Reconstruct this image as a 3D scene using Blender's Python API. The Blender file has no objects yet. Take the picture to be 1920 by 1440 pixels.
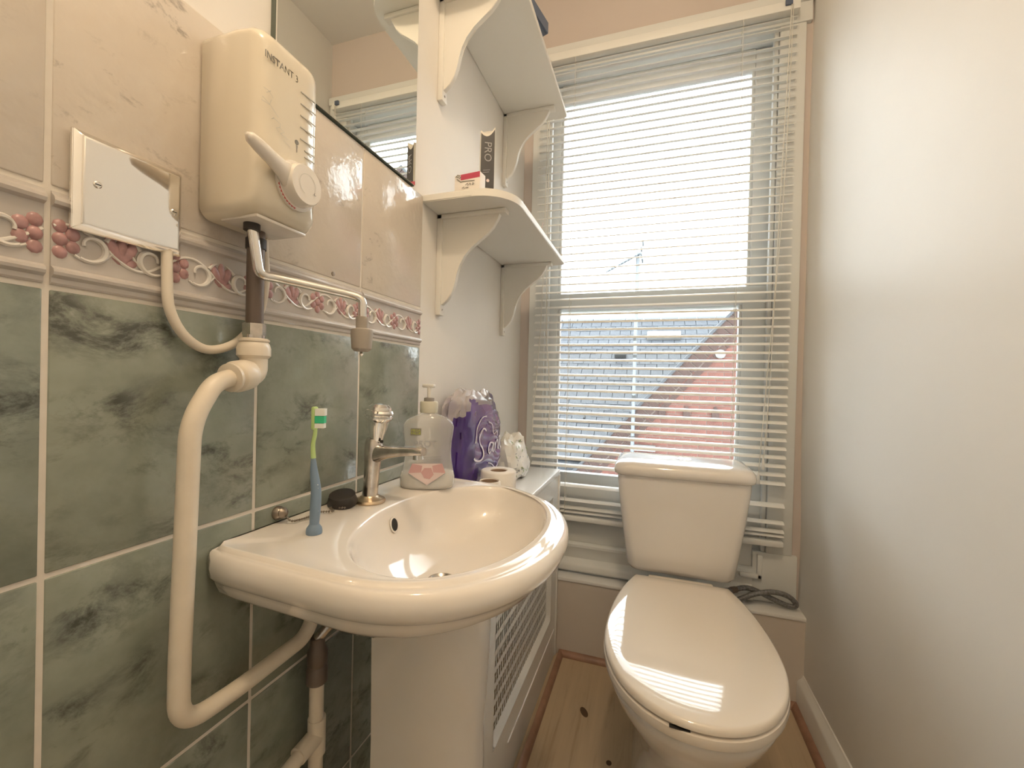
import bpy, bmesh, math, random
from mathutils import Vector, Matrix, noise
from mathutils.geometry import tessellate_polygon
random.seed(7)
SC = bpy.context.scene
COL = SC.collection
pi = math.pi

# ---------------------------------------------------------------- camera
cam_d = bpy.data.cameras.new('camera')
cam = bpy.data.objects.new('camera', cam_d); COL.objects.link(cam)
yaw, pit, rol = 0.3205, -0.0068, 0.0240
F = Vector((-math.sin(yaw)*math.cos(pit), math.cos(yaw)*math.cos(pit), math.sin(pit)))
R0 = Vector((math.cos(yaw), math.sin(yaw), 0)); U0 = R0.cross(F)
Rv = R0*math.cos(rol)+U0*math.sin(rol); Uv = -R0*math.sin(rol)+U0*math.cos(rol)
M = Matrix((Rv, Uv, -F)).transposed().to_4x4(); M.translation = Vector((0.4826, -0.2142, -0.0698))
cam.matrix_world = M
cam_d.sensor_width = 36.0; cam_d.lens = 797.36/1920*36.0; cam_d.clip_start = 0.01; cam_d.clip_end = 200
SC.camera = cam

# ---------------------------------------------------------------- world, exposure
world = bpy.data.worlds.new('overcast_sky'); SC.world = world; world.use_nodes = True
wbg = world.node_tree.nodes['Background']
wbg.inputs[0].default_value = (0.93, 0.97, 1.0, 1); wbg.inputs[1].default_value = 5.5
SC.view_settings.view_transform = 'Standard'; SC.view_settings.look = 'None'
SC.view_settings.gamma = 1.0; SC.view_settings.use_curve_mapping = False
SC.view_settings.exposure = 0.82
LAMP_POWER = 11.0                      # warm ceiling lamp of the room (built below)
LAMP_AT = (0.50, -0.20, 1.32)

# room numbers (origin: first vertical tile joint, top of the green tiles)
FL, CE = -1.03, 1.42
XL, XR = -0.006, 0.932
YB, YF = 1.345, -1.05
YBOX = 1.265; ZLEDGE = -0.757

# ---------------------------------------------------------------- materials
MATS = {}
def mat(name, col, rough=0.5, metal=0.0, coat=0.0, spec=0.5, trans=0.0, alpha=1.0, emit=None, noise_amt=0.0, noise_scale=20, bump=0.0, bump_scale=200, sss=0.0):
    m = bpy.data.materials.new(name); m.use_nodes = True; nt = m.node_tree
    b = nt.nodes['Principled BSDF']
    b.inputs['Base Color'].default_value = (*col, 1)
    b.inputs['Roughness'].default_value = rough; b.inputs['Metallic'].default_value = metal
    b.inputs['Specular IOR Level'].default_value = spec
    b.inputs['Coat Weight'].default_value = coat; b.inputs['Coat Roughness'].default_value = 0.04
    b.inputs['Transmission Weight'].default_value = trans; b.inputs['Alpha'].default_value = alpha
    if emit:
        b.inputs['Emission Color'].default_value = (*emit[0], 1); b.inputs['Emission Strength'].default_value = emit[1]
    if noise_amt or bump:
        tc = nt.nodes.new('ShaderNodeTexCoord')
        if noise_amt:
            n = nt.nodes.new('ShaderNodeTexNoise'); n.inputs['Scale'].default_value = noise_scale; n.inputs['Detail'].default_value = 6
            nt.links.new(tc.outputs['Object'], n.inputs['Vector'])
            r = nt.nodes.new('ShaderNodeValToRGB')
            r.color_ramp.elements[0].position = .3; r.color_ramp.elements[1].position = .7
            r.color_ramp.elements[0].color = (*[c*(1-noise_amt) for c in col], 1)
            r.color_ramp.elements[1].color = (*[min(1, c*(1+noise_amt*.6)) for c in col], 1)
            nt.links.new(n.outputs['Fac'], r.inputs['Fac']); nt.links.new(r.outputs['Color'], b.inputs['Base Color'])
        if bump:
            n2 = nt.nodes.new('ShaderNodeTexNoise'); n2.inputs['Scale'].default_value = bump_scale; n2.inputs['Detail'].default_value = 4
            nt.links.new(tc.outputs['Object'], n2.inputs['Vector'])
            bp = nt.nodes.new('ShaderNodeBump'); bp.inputs['Strength'].default_value = bump; bp.inputs['Distance'].default_value = 0.004
            nt.links.new(n2.outputs['Fac'], bp.inputs['Height']); nt.links.new(bp.outputs['Normal'], b.inputs['Normal'])
    MATS[name] = m
    return m

def ramp(nt, elems):
    r = nt.nodes.new('ShaderNodeValToRGB'); cr = r.color_ramp
    while len(cr.elements) < len(elems): cr.elements.new(0.5)
    for e, (p, c) in zip(cr.elements, elems): e.position = p; e.color = (*c, 1)
    return r

def marble(name, base, dark, light, rough, big=6, vein=14, spec_pos=(.28, .42), bump=.25):
    """glazed marbled tile: cloudy ground, smoky veins and small specks"""
    m = bpy.data.materials.new(name); m.use_nodes = True; nt = m.node_tree; b = nt.nodes['Principled BSDF']
    tc = nt.nodes.new('ShaderNodeTexCoord'); oi = nt.nodes.new('ShaderNodeObjectInfo')
    add = nt.nodes.new('ShaderNodeVectorMath'); add.operation = 'MULTIPLY_ADD'
    add.inputs[1].default_value = (1, 1, 1)
    sc = nt.nodes.new('ShaderNodeVectorMath'); sc.operation = 'SCALE'; sc.inputs[0].default_value = (9, 13, 7)
    nt.links.new(oi.outputs['Random'], sc.inputs['Scale'])
    nt.links.new(tc.outputs['Object'], add.inputs[0]); nt.links.new(sc.outputs[0], add.inputs[2])
    cloud = nt.nodes.new('ShaderNodeTexNoise'); cloud.inputs['Scale'].default_value = big; cloud.inputs['Detail'].default_value = 5; cloud.inputs['Roughness'].default_value = .6
    nt.links.new(add.outputs[0], cloud.inputs['Vector'])
    r1 = ramp(nt, [(.3, base), (.68, light)]); nt.links.new(cloud.outputs['Fac'], r1.inputs['Fac'])
    # diagonal smoky streaks
    mp = nt.nodes.new('ShaderNodeMapping'); mp.inputs['Rotation'].default_value = (math.radians(40), 0, 0); mp.inputs['Scale'].default_value = (1, 1, 1.6)
    nt.links.new(add.outputs[0], mp.inputs['Vector'])
    vn = nt.nodes.new('ShaderNodeTexNoise'); vn.inputs['Scale'].default_value = vein; vn.inputs['Detail'].default_value = 9; vn.inputs['Roughness'].default_value = .72; vn.inputs['Distortion'].default_value = .35
    nt.links.new(mp.outputs[0], vn.inputs['Vector'])
    r2 = ramp(nt, [(spec_pos[0], (1, 1, 1)), (spec_pos[1], (0, 0, 0))]); nt.links.new(vn.outputs['Fac'], r2.inputs['Fac'])
    mk = nt.nodes.new('ShaderNodeTexNoise'); mk.inputs['Scale'].default_value = big*1.3; mk.inputs['Detail'].default_value = 2
    nt.links.new(mp.outputs[0], mk.inputs['Vector'])
    r3 = ramp(nt, [(.42, (0, 0, 0)), (.62, (1, 1, 1))]); nt.links.new(mk.outputs['Fac'], r3.inputs['Fac'])
    mul = nt.nodes.new('ShaderNodeMath'); mul.operation = 'MULTIPLY'
    nt.links.new(r2.outputs['Color'], mul.inputs[0]); nt.links.new(r3.outputs['Color'], mul.inputs[1])
    mx = nt.nodes.new('ShaderNodeMix'); mx.data_type = 'RGBA'
    nt.links.new(mul.outputs[0], mx.inputs['Factor']); nt.links.new(r1.outputs['Color'], mx.inputs[6]); mx.inputs[7].default_value = (*dark, 1)
    nt.links.new(mx.outputs[2], b.inputs['Base Color'])
    b.inputs['Roughness'].default_value = rough; b.inputs['Coat Weight'].default_value = .3; b.inputs['Coat Roughness'].default_value = .08
    bn = nt.nodes.new('ShaderNodeTexNoise'); bn.inputs['Scale'].default_value = 90; bn.inputs['Detail'].default_value = 2
    nt.links.new(add.outputs[0], bn.inputs['Vector'])
    bp = nt.nodes.new('ShaderNodeBump'); bp.inputs['Strength'].default_value = bump; bp.inputs['Distance'].default_value = .0012
    nt.links.new(bn.outputs['Fac'], bp.inputs['Height']); nt.links.new(bp.outputs['Normal'], b.inputs['Normal'])
    nt.links.new(bp.outputs['Normal'], b.inputs['Coat Normal'])
    MATS[name] = m; return m

def wood(name, base, dark, rough=.4):
    m = bpy.data.materials.new(name); m.use_nodes = True; nt = m.node_tree; b = nt.nodes['Principled BSDF']
    tc = nt.nodes.new('ShaderNodeTexCoord'); mp = nt.nodes.new('ShaderNodeMapping'); mp.inputs['Scale'].default_value = (26, 1.6, 1)
    nt.links.new(tc.outputs['Object'], mp.inputs['Vector'])
    n = nt.nodes.new('ShaderNodeTexNoise'); n.inputs['Scale'].default_value = 1.3; n.inputs['Detail'].default_value = 7; n.inputs['Roughness'].default_value = .62; n.inputs['Distortion'].default_value = .6
    nt.links.new(mp.outputs[0], n.inputs['Vector'])
    r = ramp(nt, [(.25, dark), (.45, base), (.75, [min(1, c*1.13) for c in base])]); nt.links.new(n.outputs['Fac'], r.inputs['Fac'])
    nt.links.new(r.outputs['Color'], b.inputs['Base Color']); b.inputs['Roughness'].default_value = rough
    MATS[name] = m; return m

def pane_mat(name):
    m = bpy.data.materials.new(name); m.use_nodes = True; nt = m.node_tree
    for n in list(nt.nodes):
        if n.type == 'BSDF_PRINCIPLED': nt.nodes.remove(n)
    out = [n for n in nt.nodes if n.type == 'OUTPUT_MATERIAL'][0]
    tr = nt.nodes.new('ShaderNodeBsdfTransparent'); tr.inputs[0].default_value = (.96, .98, .97, 1)
    gl = nt.nodes.new('ShaderNodeBsdfGlossy'); gl.inputs['Roughness'].default_value = .02
    fr = nt.nodes.new('ShaderNodeFresnel'); fr.inputs[0].default_value = 1.3
    mx = nt.nodes.new('ShaderNodeMixShader')
    nt.links.new(fr.outputs[0], mx.inputs[0]); nt.links.new(tr.outputs[0], mx.inputs[1]); nt.links.new(gl.outputs[0], mx.inputs[2])
    nt.links.new(mx.outputs[0], out.inputs['Surface']); MATS[name] = m; return m

def film_mat(name, col, opacity, rough=.15):
    """thin plastic film: part of it lets the light straight through"""
    m = mat(name, col, rough, coat=.4); nt = m.node_tree; b = nt.nodes['Principled BSDF']
    out = [n for n in nt.nodes if n.type == 'OUTPUT_MATERIAL'][0]
    tr = nt.nodes.new('ShaderNodeBsdfTransparent'); mx = nt.nodes.new('ShaderNodeMixShader'); mx.inputs[0].default_value = opacity
    nt.links.new(tr.outputs[0], mx.inputs[1]); nt.links.new(b.outputs[0], mx.inputs[2]); nt.links.new(mx.outputs[0], out.inputs['Surface'])
    return m

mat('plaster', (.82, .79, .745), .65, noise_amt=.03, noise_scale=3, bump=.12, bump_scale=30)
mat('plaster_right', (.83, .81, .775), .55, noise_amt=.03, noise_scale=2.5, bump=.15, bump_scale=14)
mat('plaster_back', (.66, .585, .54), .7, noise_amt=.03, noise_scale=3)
mat('ceiling_paint', (.84, .82, .79), .8)
mat('gloss_white', (.84, .835, .815), .28, coat=.3)
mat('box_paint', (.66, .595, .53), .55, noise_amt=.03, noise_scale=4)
mat('sash_paint', (.80, .815, .80), .35)
mat('shelf_paint', (.80, .78, .73), .45)
mat('grout', (.76, .71, .64), .85, noise_amt=.06, noise_scale=40)
marble('tile_green', (.19, .213, .172), (.062, .068, .055), (.315, .345, .29), .2, big=9, vein=16, spec_pos=(.36, .52), bump=.35)
marble('tile_cream', (.62, .55, .475), (.33, .29, .25), (.71, .65, .575), .14, big=5, vein=22, spec_pos=(.34, .43), bump=.5)
mat('tile_border', (.55, .51, .475), .22, coat=.4, noise_amt=.07, noise_scale=30)
mat('scroll_glaze', (.76, .73, .69), .2, coat=.4)
mat('rose_glaze', (.47, .27, .27), .35, coat=.3, noise_amt=.25, noise_scale=120)
mat('ceramic', (.83, .78, .72), .08, coat=.6)
mat('ceramic_white', (.80, .76, .71), .09, coat=.6)
mat('seat_plastic', (.82, .75, .66), .07, coat=.8)
mat('chrome', (.80, .79, .77), .09, metal=1)
mat('chrome_mirror', (.84, .82, .79), .05, metal=1)
mat('chrome_worn', (.62, .58, .54), .22, metal=1, noise_amt=.35, noise_scale=60)
mat('brass_dull', (.62, .50, .36), .3, metal=1)
mat('mirror_glass', (.88, .90, .87), .01, metal=1)
mat('mirror_edge', (.10, .12, .10), .2)
mat('heater_plastic', (.76, .69, .56), .2, coat=.4)
mat('heater_white', (.82, .77, .70), .22, coat=.4)
mat('print_grey', (.22, .21, .19), .5)
mat('print_faint', (.56, .54, .48), .5)
mat('print_red', (.55, .07, .08), .5)
mat('pipe_white', (.78, .70, .58), .35, coat=.2, noise_amt=.05, noise_scale=30)
mat('cable_white', (.76, .69, .58), .4)
mat('pipe_bronze', (.16, .125, .105), .4, metal=.3)
mat('nozzle_grey', (.38, .34, .29), .5)
mat('dark_hole', (.02, .018, .016), .7)
mat('black_rubber', (.035, .03, .028), .5)
mat('chain_metal', (.30, .26, .22), .35, metal=1)
wood('pine', (.50, .385, .255), (.34, .245, .145))
mat('knot', (.09, .05, .025), .5)
mat('quadrant', (.33, .185, .125), .4, noise_amt=.2, noise_scale=30)
mat('blind_white', (.87, .875, .85), .4)
mat('cord_white', (.74, .72, .66), .7)
pane_mat('pane')
mat('hose_braid', (.21, .21, .215), .5, metal=.2, noise_amt=.45, noise_scale=180)
mat('brush_blue', (.19, .27, .37), .4)
mat('brush_green', (.50, .68, .28), .4)
mat('bristle_white', (.85, .87, .82), .6)
mat('bristle_green', (.05, .55, .28), .6)
film_mat('bottle_clear', (.76, .76, .74), .36, .08)
mat('soap_milk', (.82, .80, .77), .3)
mat('cap_cream', (.62, .60, .50), .4)
mat('cap_grey', (.30, .28, .26), .4)
mat('pump_white', (.80, .78, .74), .4)
mat('label_lime', (.52, .58, .08), .5)
mat('label_navy', (.03, .06, .16), .5)
mat('label_grey', (.33, .33, .35), .5)
mat('label_rose', (.64, .39, .39), .5)
mat('label_pale', (.80, .66, .64), .5)
mat('film_purple', (.058, .022, .19), .16, coat=.6, noise_amt=.25, noise_scale=14)
film_mat('film_clear', (.80, .74, .76), .45)
mat('print_white', (.82, .80, .84), .4)
mat('paper', (.86, .82, .76), .85, bump=.2, bump_scale=90)
mat('cardboard', (.36, .25, .17), .8)
mat('pack_white', (.83, .82, .77), .35, coat=.2)
mat('leaf_green', (.35, .42, .26), .5)
mat('print_blue_grey', (.22, .24, .32), .5)
mat('box_black', (.035, .035, .04), .35)
mat('box_silver', (.72, .68, .60), .3)
mat('box_red', (.50, .06, .11), .45)
mat('box_white', (.80, .75, .70), .5)
mat('blue_grey_plastic', (.10, .13, .20), .4)
mat('slate', (0.027, 0.030, 0.036), .6, noise_amt=.25, noise_scale=9)
mat('slate_pale', (0.044, 0.050, 0.061), .7, noise_amt=.22, noise_scale=9)
mat('mortar', (0.134, 0.106, 0.093), .9)
mat('brick_red', (0.090, 0.033, 0.024), .85, noise_amt=.3, noise_scale=7)
mat('brick_brown', (0.037, 0.019, 0.015), .85, noise_amt=.3, noise_scale=7)
mat('lead', (0.092, 0.099, 0.112), .6)
mat('render_white', (0.148, 0.148, 0.144), .7)
mat('antenna_metal', (0.106, 0.119, 0.132), .5, metal=.2)
mat('yard', (0.033, 0.033, 0.033), .9)
mat('lamp_glass', (.9, .85, .75), .3, emit=((1.0, .72, .42), 9.0))

# ---------------------------------------------------------------- mesh helpers
ORG = {}
def thing(name, label, cat, loc=(0, 0, 0), group=None, kind=None):
    o = bpy.data.objects.new(name, None); COL.objects.link(o); o.location = loc; o.empty_display_size = .03
    ORG[o] = Vector(loc)
    if label: o['label'] = label
    if cat: o['category'] = cat
    if group: o['group'] = group
    if kind: o['kind'] = kind
    return o
def tag(o, label=None, cat=None, group=None, kind=None):
    if label: o['label'] = label
    if cat: o['category'] = cat
    if group: o['group'] = group
    if kind: o['kind'] = kind
    return o
def root_of(o):
    while o.parent: o = o.parent
    return o
def mesh_of(bm, m, smooth=True, ang=38):
    me = bpy.data.meshes.new('m')
    bmesh.ops.recalc_face_normals(bm, faces=bm.faces)
    bm.to_mesh(me); bm.free()
    for mm in (m if isinstance(m, (list, tuple)) else [m]): me.materials.append(MATS[mm])
    if smooth:
        me.shade_smooth(); me.set_sharp_from_angle(angle=math.radians(ang))
    return me
def obj(name, bm, m, parent=None, loc=None, smooth=True, ang=38):
    """bm in world coordinates -> one mesh object (child of parent if given)"""
    me = mesh_of(bm, m, smooth, ang) if isinstance(bm, bmesh.types.BMesh) else bm
    o = bpy.data.objects.new(name, me); COL.objects.link(o); me.name = name
    if parent is not None:
        o.parent = parent; me.transform(Matrix.Translation(-ORG[root_of(parent)]))
    elif loc is not None:
        me.transform(Matrix.Translation(-Vector(loc))); o.location = loc; ORG[o] = Vector(loc)
    else: ORG[o] = Vector((0, 0, 0))
    return o
def inst(name, me, parent, loc, rot=(0, 0, 0)):
    o = bpy.data.objects.new(name, me); COL.objects.link(o); o.parent = parent
    o.location = Vector(loc)-ORG[root_of(parent)]; o.rotation_euler = rot
    return o
def new(): return bmesh.new()
def box(bm, x0, x1, y0, y1, z0, z1, bev=0.0, seg=2):
    vs = [bm.verts.new(p) for p in ((x0, y0, z0), (x1, y0, z0), (x1, y1, z0), (x0, y1, z0), (x0, y0, z1), (x1, y0, z1), (x1, y1, z1), (x0, y1, z1))]
    fs = [bm.faces.new([vs[i] for i in f]) for f in ((0, 3, 2, 1), (4, 5, 6, 7), (0, 1, 5, 4), (1, 2, 6, 5), (2, 3, 7, 6), (3, 0, 4, 7))]
    if bev:
        es = list({e for f in fs for e in f.edges})
        bmesh.ops.bevel(bm, geom=es, offset=bev, segments=seg, affect='EDGES', profile=.5)
    return bm
def B(x0, x1, y0, y1, z0, z1, bev=0.0, seg=2): return box(new(), x0, x1, y0, y1, z0, z1, bev, seg)
def loft(bm, rings, cap0=True, cap1=True, closed=True):
    V = [[bm.verts.new(p) for p in r] for r in rings]; n = len(V[0])
    for a, b in zip(V[:-1], V[1:]):
        for i in range(n if closed else n-1):
            j = (i+1) % n
            try: bm.faces.new((a[i], a[j], b[j], b[i]))
            except ValueError: pass
    if cap0: bm.faces.new(V[0][::-1])
    if cap1: bm.faces.new(V[-1])
    return V
def lathe(bm, prof, c=(0, 0, 0), axis=(0, 0, 1), n=32, cap0=True, cap1=True):
    """prof: (radius, height) pairs along the axis from c"""
    ax = Vector(axis).normalized(); q = Vector((0, 0, 1)).rotation_difference(ax).to_matrix(); c = Vector(c)
    rings = [[c+q@Vector((max(r, 1e-5)*math.cos(2*pi*i/n), max(r, 1e-5)*math.sin(2*pi*i/n), h)) for i in range(n)] for r, h in prof]
    loft(bm, rings, cap0, cap1); return bm
def smooth_path(pts, k=8):
    P = [Vector(p) for p in pts]; out = []
    for i in range(len(P)-1):
        p0, p1, p2, p3 = P[max(i-1, 0)], P[i], P[i+1], P[min(i+2, len(P)-1)]
        for t in range(k):
            u = t/k
            out.append(.5*((2*p1)+(-p0+p2)*u+(2*p0-5*p1+4*p2-p3)*u*u+(-p0+3*p1-3*p2+p3)*u**3))
    out.append(P[-1]); return out
def fillet_path(pts, r, k=8):
    P = [Vector(p) for p in pts]; out = [P[0]]
    for i in range(1, len(P)-1):
        a, b, c = P[i-1], P[i], P[i+1]; d1 = (a-b); d2 = (c-b); rr = min(r, d1.length*.49, d2.length*.49)
        p, s = b+d1.normalized()*rr, b+d2.normalized()*rr
        for t in range(k+1):
            u = t/k; out.append(p*(1-u)**2+b*2*u*(1-u)+s*u*u)
    out.append(P[-1]); return out
def tube(bm, path, r, n=12, cap=True, flat=None):
    P = [Vector(p) for p in path]; rings = []
    t0 = (P[1]-P[0]).normalized(); nrm = t0.orthogonal().normalized()
    for i, p in enumerate(P):
        t = (P[min(i+1, len(P)-1)]-P[max(i-1, 0)]).normalized()
        nrm = (nrm-t*nrm.dot(t)).normalized(); bn = t.cross(nrm)
        rr = r(i/(len(P)-1)) if callable(r) else r
        rings.append([p+nrm*rr*math.cos(2*pi*j/n)+bn*rr*math.sin(2*pi*j/n) for j in range(n)])
    loft(bm, rings, cap, cap); return bm
def prism(bm, poly, f0, f1, bev=0.0):
    """poly: 2D points; f0/f1 map (u,v)->3D of the two faces"""
    a = [bm.verts.new(f0(*p)) for p in poly]; b = [bm.verts.new(f1(*p)) for p in poly]; n = len(poly)
    fs = [bm.faces.new(a[::-1]), bm.faces.new(b)]
    for i in range(n): fs.append(bm.faces.new((a[i], a[(i+1) % n], b[(i+1) % n], b[i])))
    if bev:
        es = [e for e in {e for f in fs[:2] for e in f.edges}]
        bmesh.ops.bevel(bm, geom=es, offset=bev, segments=2, affect='EDGES')
    return bm
def text_mesh(s, size, shear=0, extrude=.0002):
    cu = bpy.data.curves.new('t', 'FONT'); cu.body = s; cu.size = size; cu.shear = shear; cu.extrude = extrude
    cu.align_x = 'CENTER'; cu.align_y = 'CENTER'; cu.resolution_u = 3
    o = bpy.data.objects.new('t', cu); COL.objects.link(o)
    dg = bpy.context.evaluated_depsgraph_get(); dg.update()
    me = bpy.data.meshes.new_from_object(o.evaluated_get(dg)); bpy.data.objects.remove(o); bpy.data.curves.remove(cu)
    return me
def frame(at, ux, uy):
    ux, uy = Vector(ux).normalized(), Vector(uy).normalized(); uz = ux.cross(uy)
    m = Matrix((ux, uy, uz)).transposed().to_4x4(); m.translation = Vector(at); return m
def text(name, s, size, m, at, ux, uy, parent, shear=0, sx=1.0, mesh_only=False):
    me = text_mesh(s, size, shear); me.materials.clear(); me.materials.append(MATS[m])
    me.transform(Matrix.Diagonal((sx, 1, 1, 1))); me.transform(frame(at, ux, uy))
    if mesh_only: return me
    return obj(name, me, m, parent)
def strokes(bm, lines, w, m4, th=.0003):
    """ink lines: list of 2D polylines drawn as flat ribbons in the frame m4"""
    for ln in lines:
        P = [Vector((x, y, 0)) for x, y in ln]
        L, Rr = [], []
        for i, p in enumerate(P):
            t = (P[min(i+1, len(P)-1)]-P[max(i-1, 0)]); t = t.normalized() if t.length else Vector((1, 0, 0))
            nn = Vector((-t.y, t.x, 0))*w/2; L.append(p+nn); Rr.append(p-nn)
        top = [[bm.verts.new(m4@(v+Vector((0, 0, h)))) for v in s] for s, h in ((L, th), (Rr, th))]
        for i in range(len(P)-1): bm.faces.new((top[0][i], top[1][i], top[1][i+1], top[0][i+1]))
    return bm

# ================================================================ SETTING
def struct(name, bm, m, parent=None, label=None, smooth=False):
    o = obj(name, bm, m, parent, smooth=smooth)
    if parent is None:
        o['kind'] = 'structure'
        if label: o['label'] = label
    return o
floor = struct('floor', B(-.2, 1.1, YF-.2, 1.7, FL-.1, FL), 'pine')
for (kx, ky, rx, ry, a) in ((.315, 1.03, .010, .02, .5), (.40, .885, .007, .008, 0), (.46, .93, .004, .004, 0), (.27, .62, .006, .012, .3)):
    bm = new()
    ring = [Vector((kx+rx*math.cos(t)*math.cos(a)-ry*math.sin(t)*math.sin(a), ky+rx*math.cos(t)*math.sin(a)+ry*math.sin(t)*math.cos(a), FL+.0004)) for t in [2*pi*i/14 for i in range(14)]]
    bm.faces.new([bm.verts.new(p) for p in ring]); obj('wood_knot', bm, 'knot', floor)
struct('ceiling', B(-.2, 1.1, YF-.2, 1.7, CE, CE+.1), 'ceiling_paint')
wall_left = struct('wall_left', B(XL-.15, XL, YF-.2, 1.7, FL, CE), 'plaster')
# right wall: hand plastered, a slight swell
bm = new(); ny, nz = 24, 24
def wr(y, z): return XR+.004*math.sin(3.1*y+1.3*z)+.005*noise.noise(Vector((y*1.7, z*1.7, 3)))+.006*math.exp(-((z+.55)/.18)**2-((y-1.25)/.15)**2)
g = [[bm.verts.new((wr(YF-.2+(1.9+.25+.6)*i/ny, z), YF-.2+(1.9+.25+.6)*i/ny, z)) for z in [FL+(CE-FL)*j/nz for j in range(nz+1)]] for i in range(ny+1)]
for i in range(ny):
    for j in range(nz): bm.faces.new((g[i][j], g[i+1][j], g[i+1][j+1], g[i][j+1]))
ext = bmesh.ops.extrude_face_region(bm, geom=list(bm.faces))
bmesh.ops.translate(bm, vec=(.15, 0, 0), verts=[v for v in ext['geom'] if isinstance(v, bmesh.types.BMVert)])
struct('wall_right', bm, 'plaster_right', smooth=True)
# rear wall behind the camera with its door
struct('wall_rear', B(-.15, 1.08, YF-.1, YF, FL, CE), 'plaster')
door = struct('door_1', B(.12, .86, YF+.001, YF+.03, FL+.004, FL+1.95, .004), 'gloss_white')
for (a, b2, c, d) in ((.20, .47, -.95, -.25), (.51, .78, -.95, -.25), (.20, .47, -.12, .82), (.51, .78, -.12, .82)):
    obj('door_panel', B(a, b2, YF+.026, YF+.036, c, d, .004), 'gloss_white', door)
bm = new(); lathe(bm, [(.02, 0), (.02, .006), (.009, .008), (.009, .04), (.024, .045), (.026, .06), (.018, .07), (.002, .072)], (.80, YF+.03, FL+1.0), (0, 1, 0)); obj('door_knob', bm, 'brass_dull', door)
# window wall with opening
WX0, WX1, WZ0, WZ1 = .035, .905, ZLEDGE, 1.135
bm = new()
box(bm, -.15, WX0, YB, 1.5, FL, CE); box(bm, WX1, 1.08, YB, 1.5, FL, CE); box(bm, WX0, WX1, YB, 1.5, WZ1, CE); box(bm, WX0, WX1, YB, 1.5, FL, WZ0-.01)
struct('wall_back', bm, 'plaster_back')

# boxed-in ledge below the window
bm = B(.0, XR+.01, YBOX+.004, YB, FL, ZLEDGE-.012)
trim1 = struct('trim_1', bm, 'box_paint', label='cream painted boxing with a white ledge under the window')
obj('ledge_board', B(.0, XR+.012, YBOX, YB+.03, ZLEDGE-.012, ZLEDGE, .003), 'gloss_white', trim1)
# skirting on the right wall
bm = new()
prof = [(0, 0), (-.022, 0), (-.022, .075), (-.018, .084), (-.009, .092), (-.006, .10), (0, .10)]
loft(bm, [[Vector((XR+.004+u, y, FL+v)) for u, v in prof] for y in (YF, YBOX+.004)])
struct('baseboard_right', bm, 'gloss_white', smooth=True)
# brown quadrant beads
def quad_bead(name, p0, p1, inward):
    bm = new(); p0, p1, w = Vector(p0), Vector(p1), Vector(inward); r = .017
    pr = [(0, 0)]+[(r*math.sin(t), r*math.cos(t)) for t in [pi/2*i/6 for i in range(7)]][::-1]
    loft(bm, [[p+w*u+Vector((0, 0, v)) for u, v in pr] for p in (p0, p1)])
    return struct(name, bm, 'quadrant', smooth=True)
quad_bead('trim_2', (.190, .50, FL), (.190, YBOX+.002, FL), (1, 0, 0))
quad_bead('trim_3', (.190, YBOX+.004, FL), (XR-.018, YBOX+.004, FL), (0, -1, 0))
quad_bead('trim_4', (XR-.018, YF, FL), (XR-.018, YBOX+.004, FL), (-1, 0, 0))

# ---- tiled area of the left wall: every tile a piece
P, H, BH, G = .2, .2443, .0832, .0046
tb = new(); box(tb, XL+.0005, -.0012, YF, .6, FL, BH+H-.001); obj('grout', tb, 'grout', wall_left, smooth=False)
def tile_mesh(y1, z1, m):
    bm = B(XL+.001, 0, G/2, y1-G/2, G/2, z1-G/2, .0012, 2); return mesh_of(bm, m, True, 50)
mg, mc = tile_mesh(P, H, 'tile_green'), tile_mesh(P, H, 'tile_cream')
mcut = tile_mesh(P, (-4*H)-FL, 'tile_green'); 
mg.name = 'green_tile'; mc.name = 'cream_tile'; mcut.name = 'cut_tile'
# moulded border tile
def border_tile_mesh():
    bm = new(); y0, y1 = G/2, P-G/2
    pr = [(XL+.001, G/2), (.0, G/2), (.0012, .004), (.0012, .008), (.0045, .0105), (.0052, .013), (.0045, .0155), (.0008, .018), (.0004, BH-.017), (.0006, BH-.0155), (.0044, BH-.0135), (.0052, BH-.0105), (.0042, BH-.0075), (.001, BH-.005), (0, BH-G/2), (XL+.001, BH-G/2)]
    loft(bm, [[Vector((x, y, z)) for x, z in pr] for y in (y0, y1)])
    return mesh_of(bm, 'tile_border', True, 30)
mb = border_tile_mesh(); mb.name = 'border_tile'
def dome(bm, cy, cz, ry, rz, h, x0=.0003, rot=0, n=10):
    rings = []
    for k, (s, hh) in enumerate(((1, 0), (.85, .55), (.55, .9), (.15, 1))):
        rings.append([Vector((x0+h*hh*.55, cy+s*(ry*math.cos(t)*math.cos(rot)-rz*math.sin(t)*math.sin(rot)), cz+s*(ry*math.cos(t)*math.sin(rot)+rz*math.sin(t)*math.cos(rot)))) for t in [2*pi*i/n for i in range(n)]])
    loft(bm, rings, False, True)
def tulip():
    bm = new()
    dome(bm, 0, 0, .0095, .012, .004)
    for s, a in ((-1, .45), (1, -.45)): dome(bm, s*.0065, .003, .0055, .0125, .0048, rot=a)
    dome(bm, 0, .006, .0045, .0115, .0058); dome(bm, .008, -.008, .006, .004, .004, rot=.5)
    return mesh_of(bm, 'rose_glaze')
def rosette(half=0):
    bm = new()
    for i, (dy, dz) in enumerate(((0, .011), (.0085, .006), (.0085, -.005), (0, -.011), (-.0085, -.005), (-.0085, .006), (0, 0))):
        if half and dy*half < -.001: continue
        if half: dy = dy+half*.0045
        dome(bm, dy, dz, .0055, .006, .0045 if i < 6 else .006)
    return mesh_of(bm, 'rose_glaze')
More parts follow.
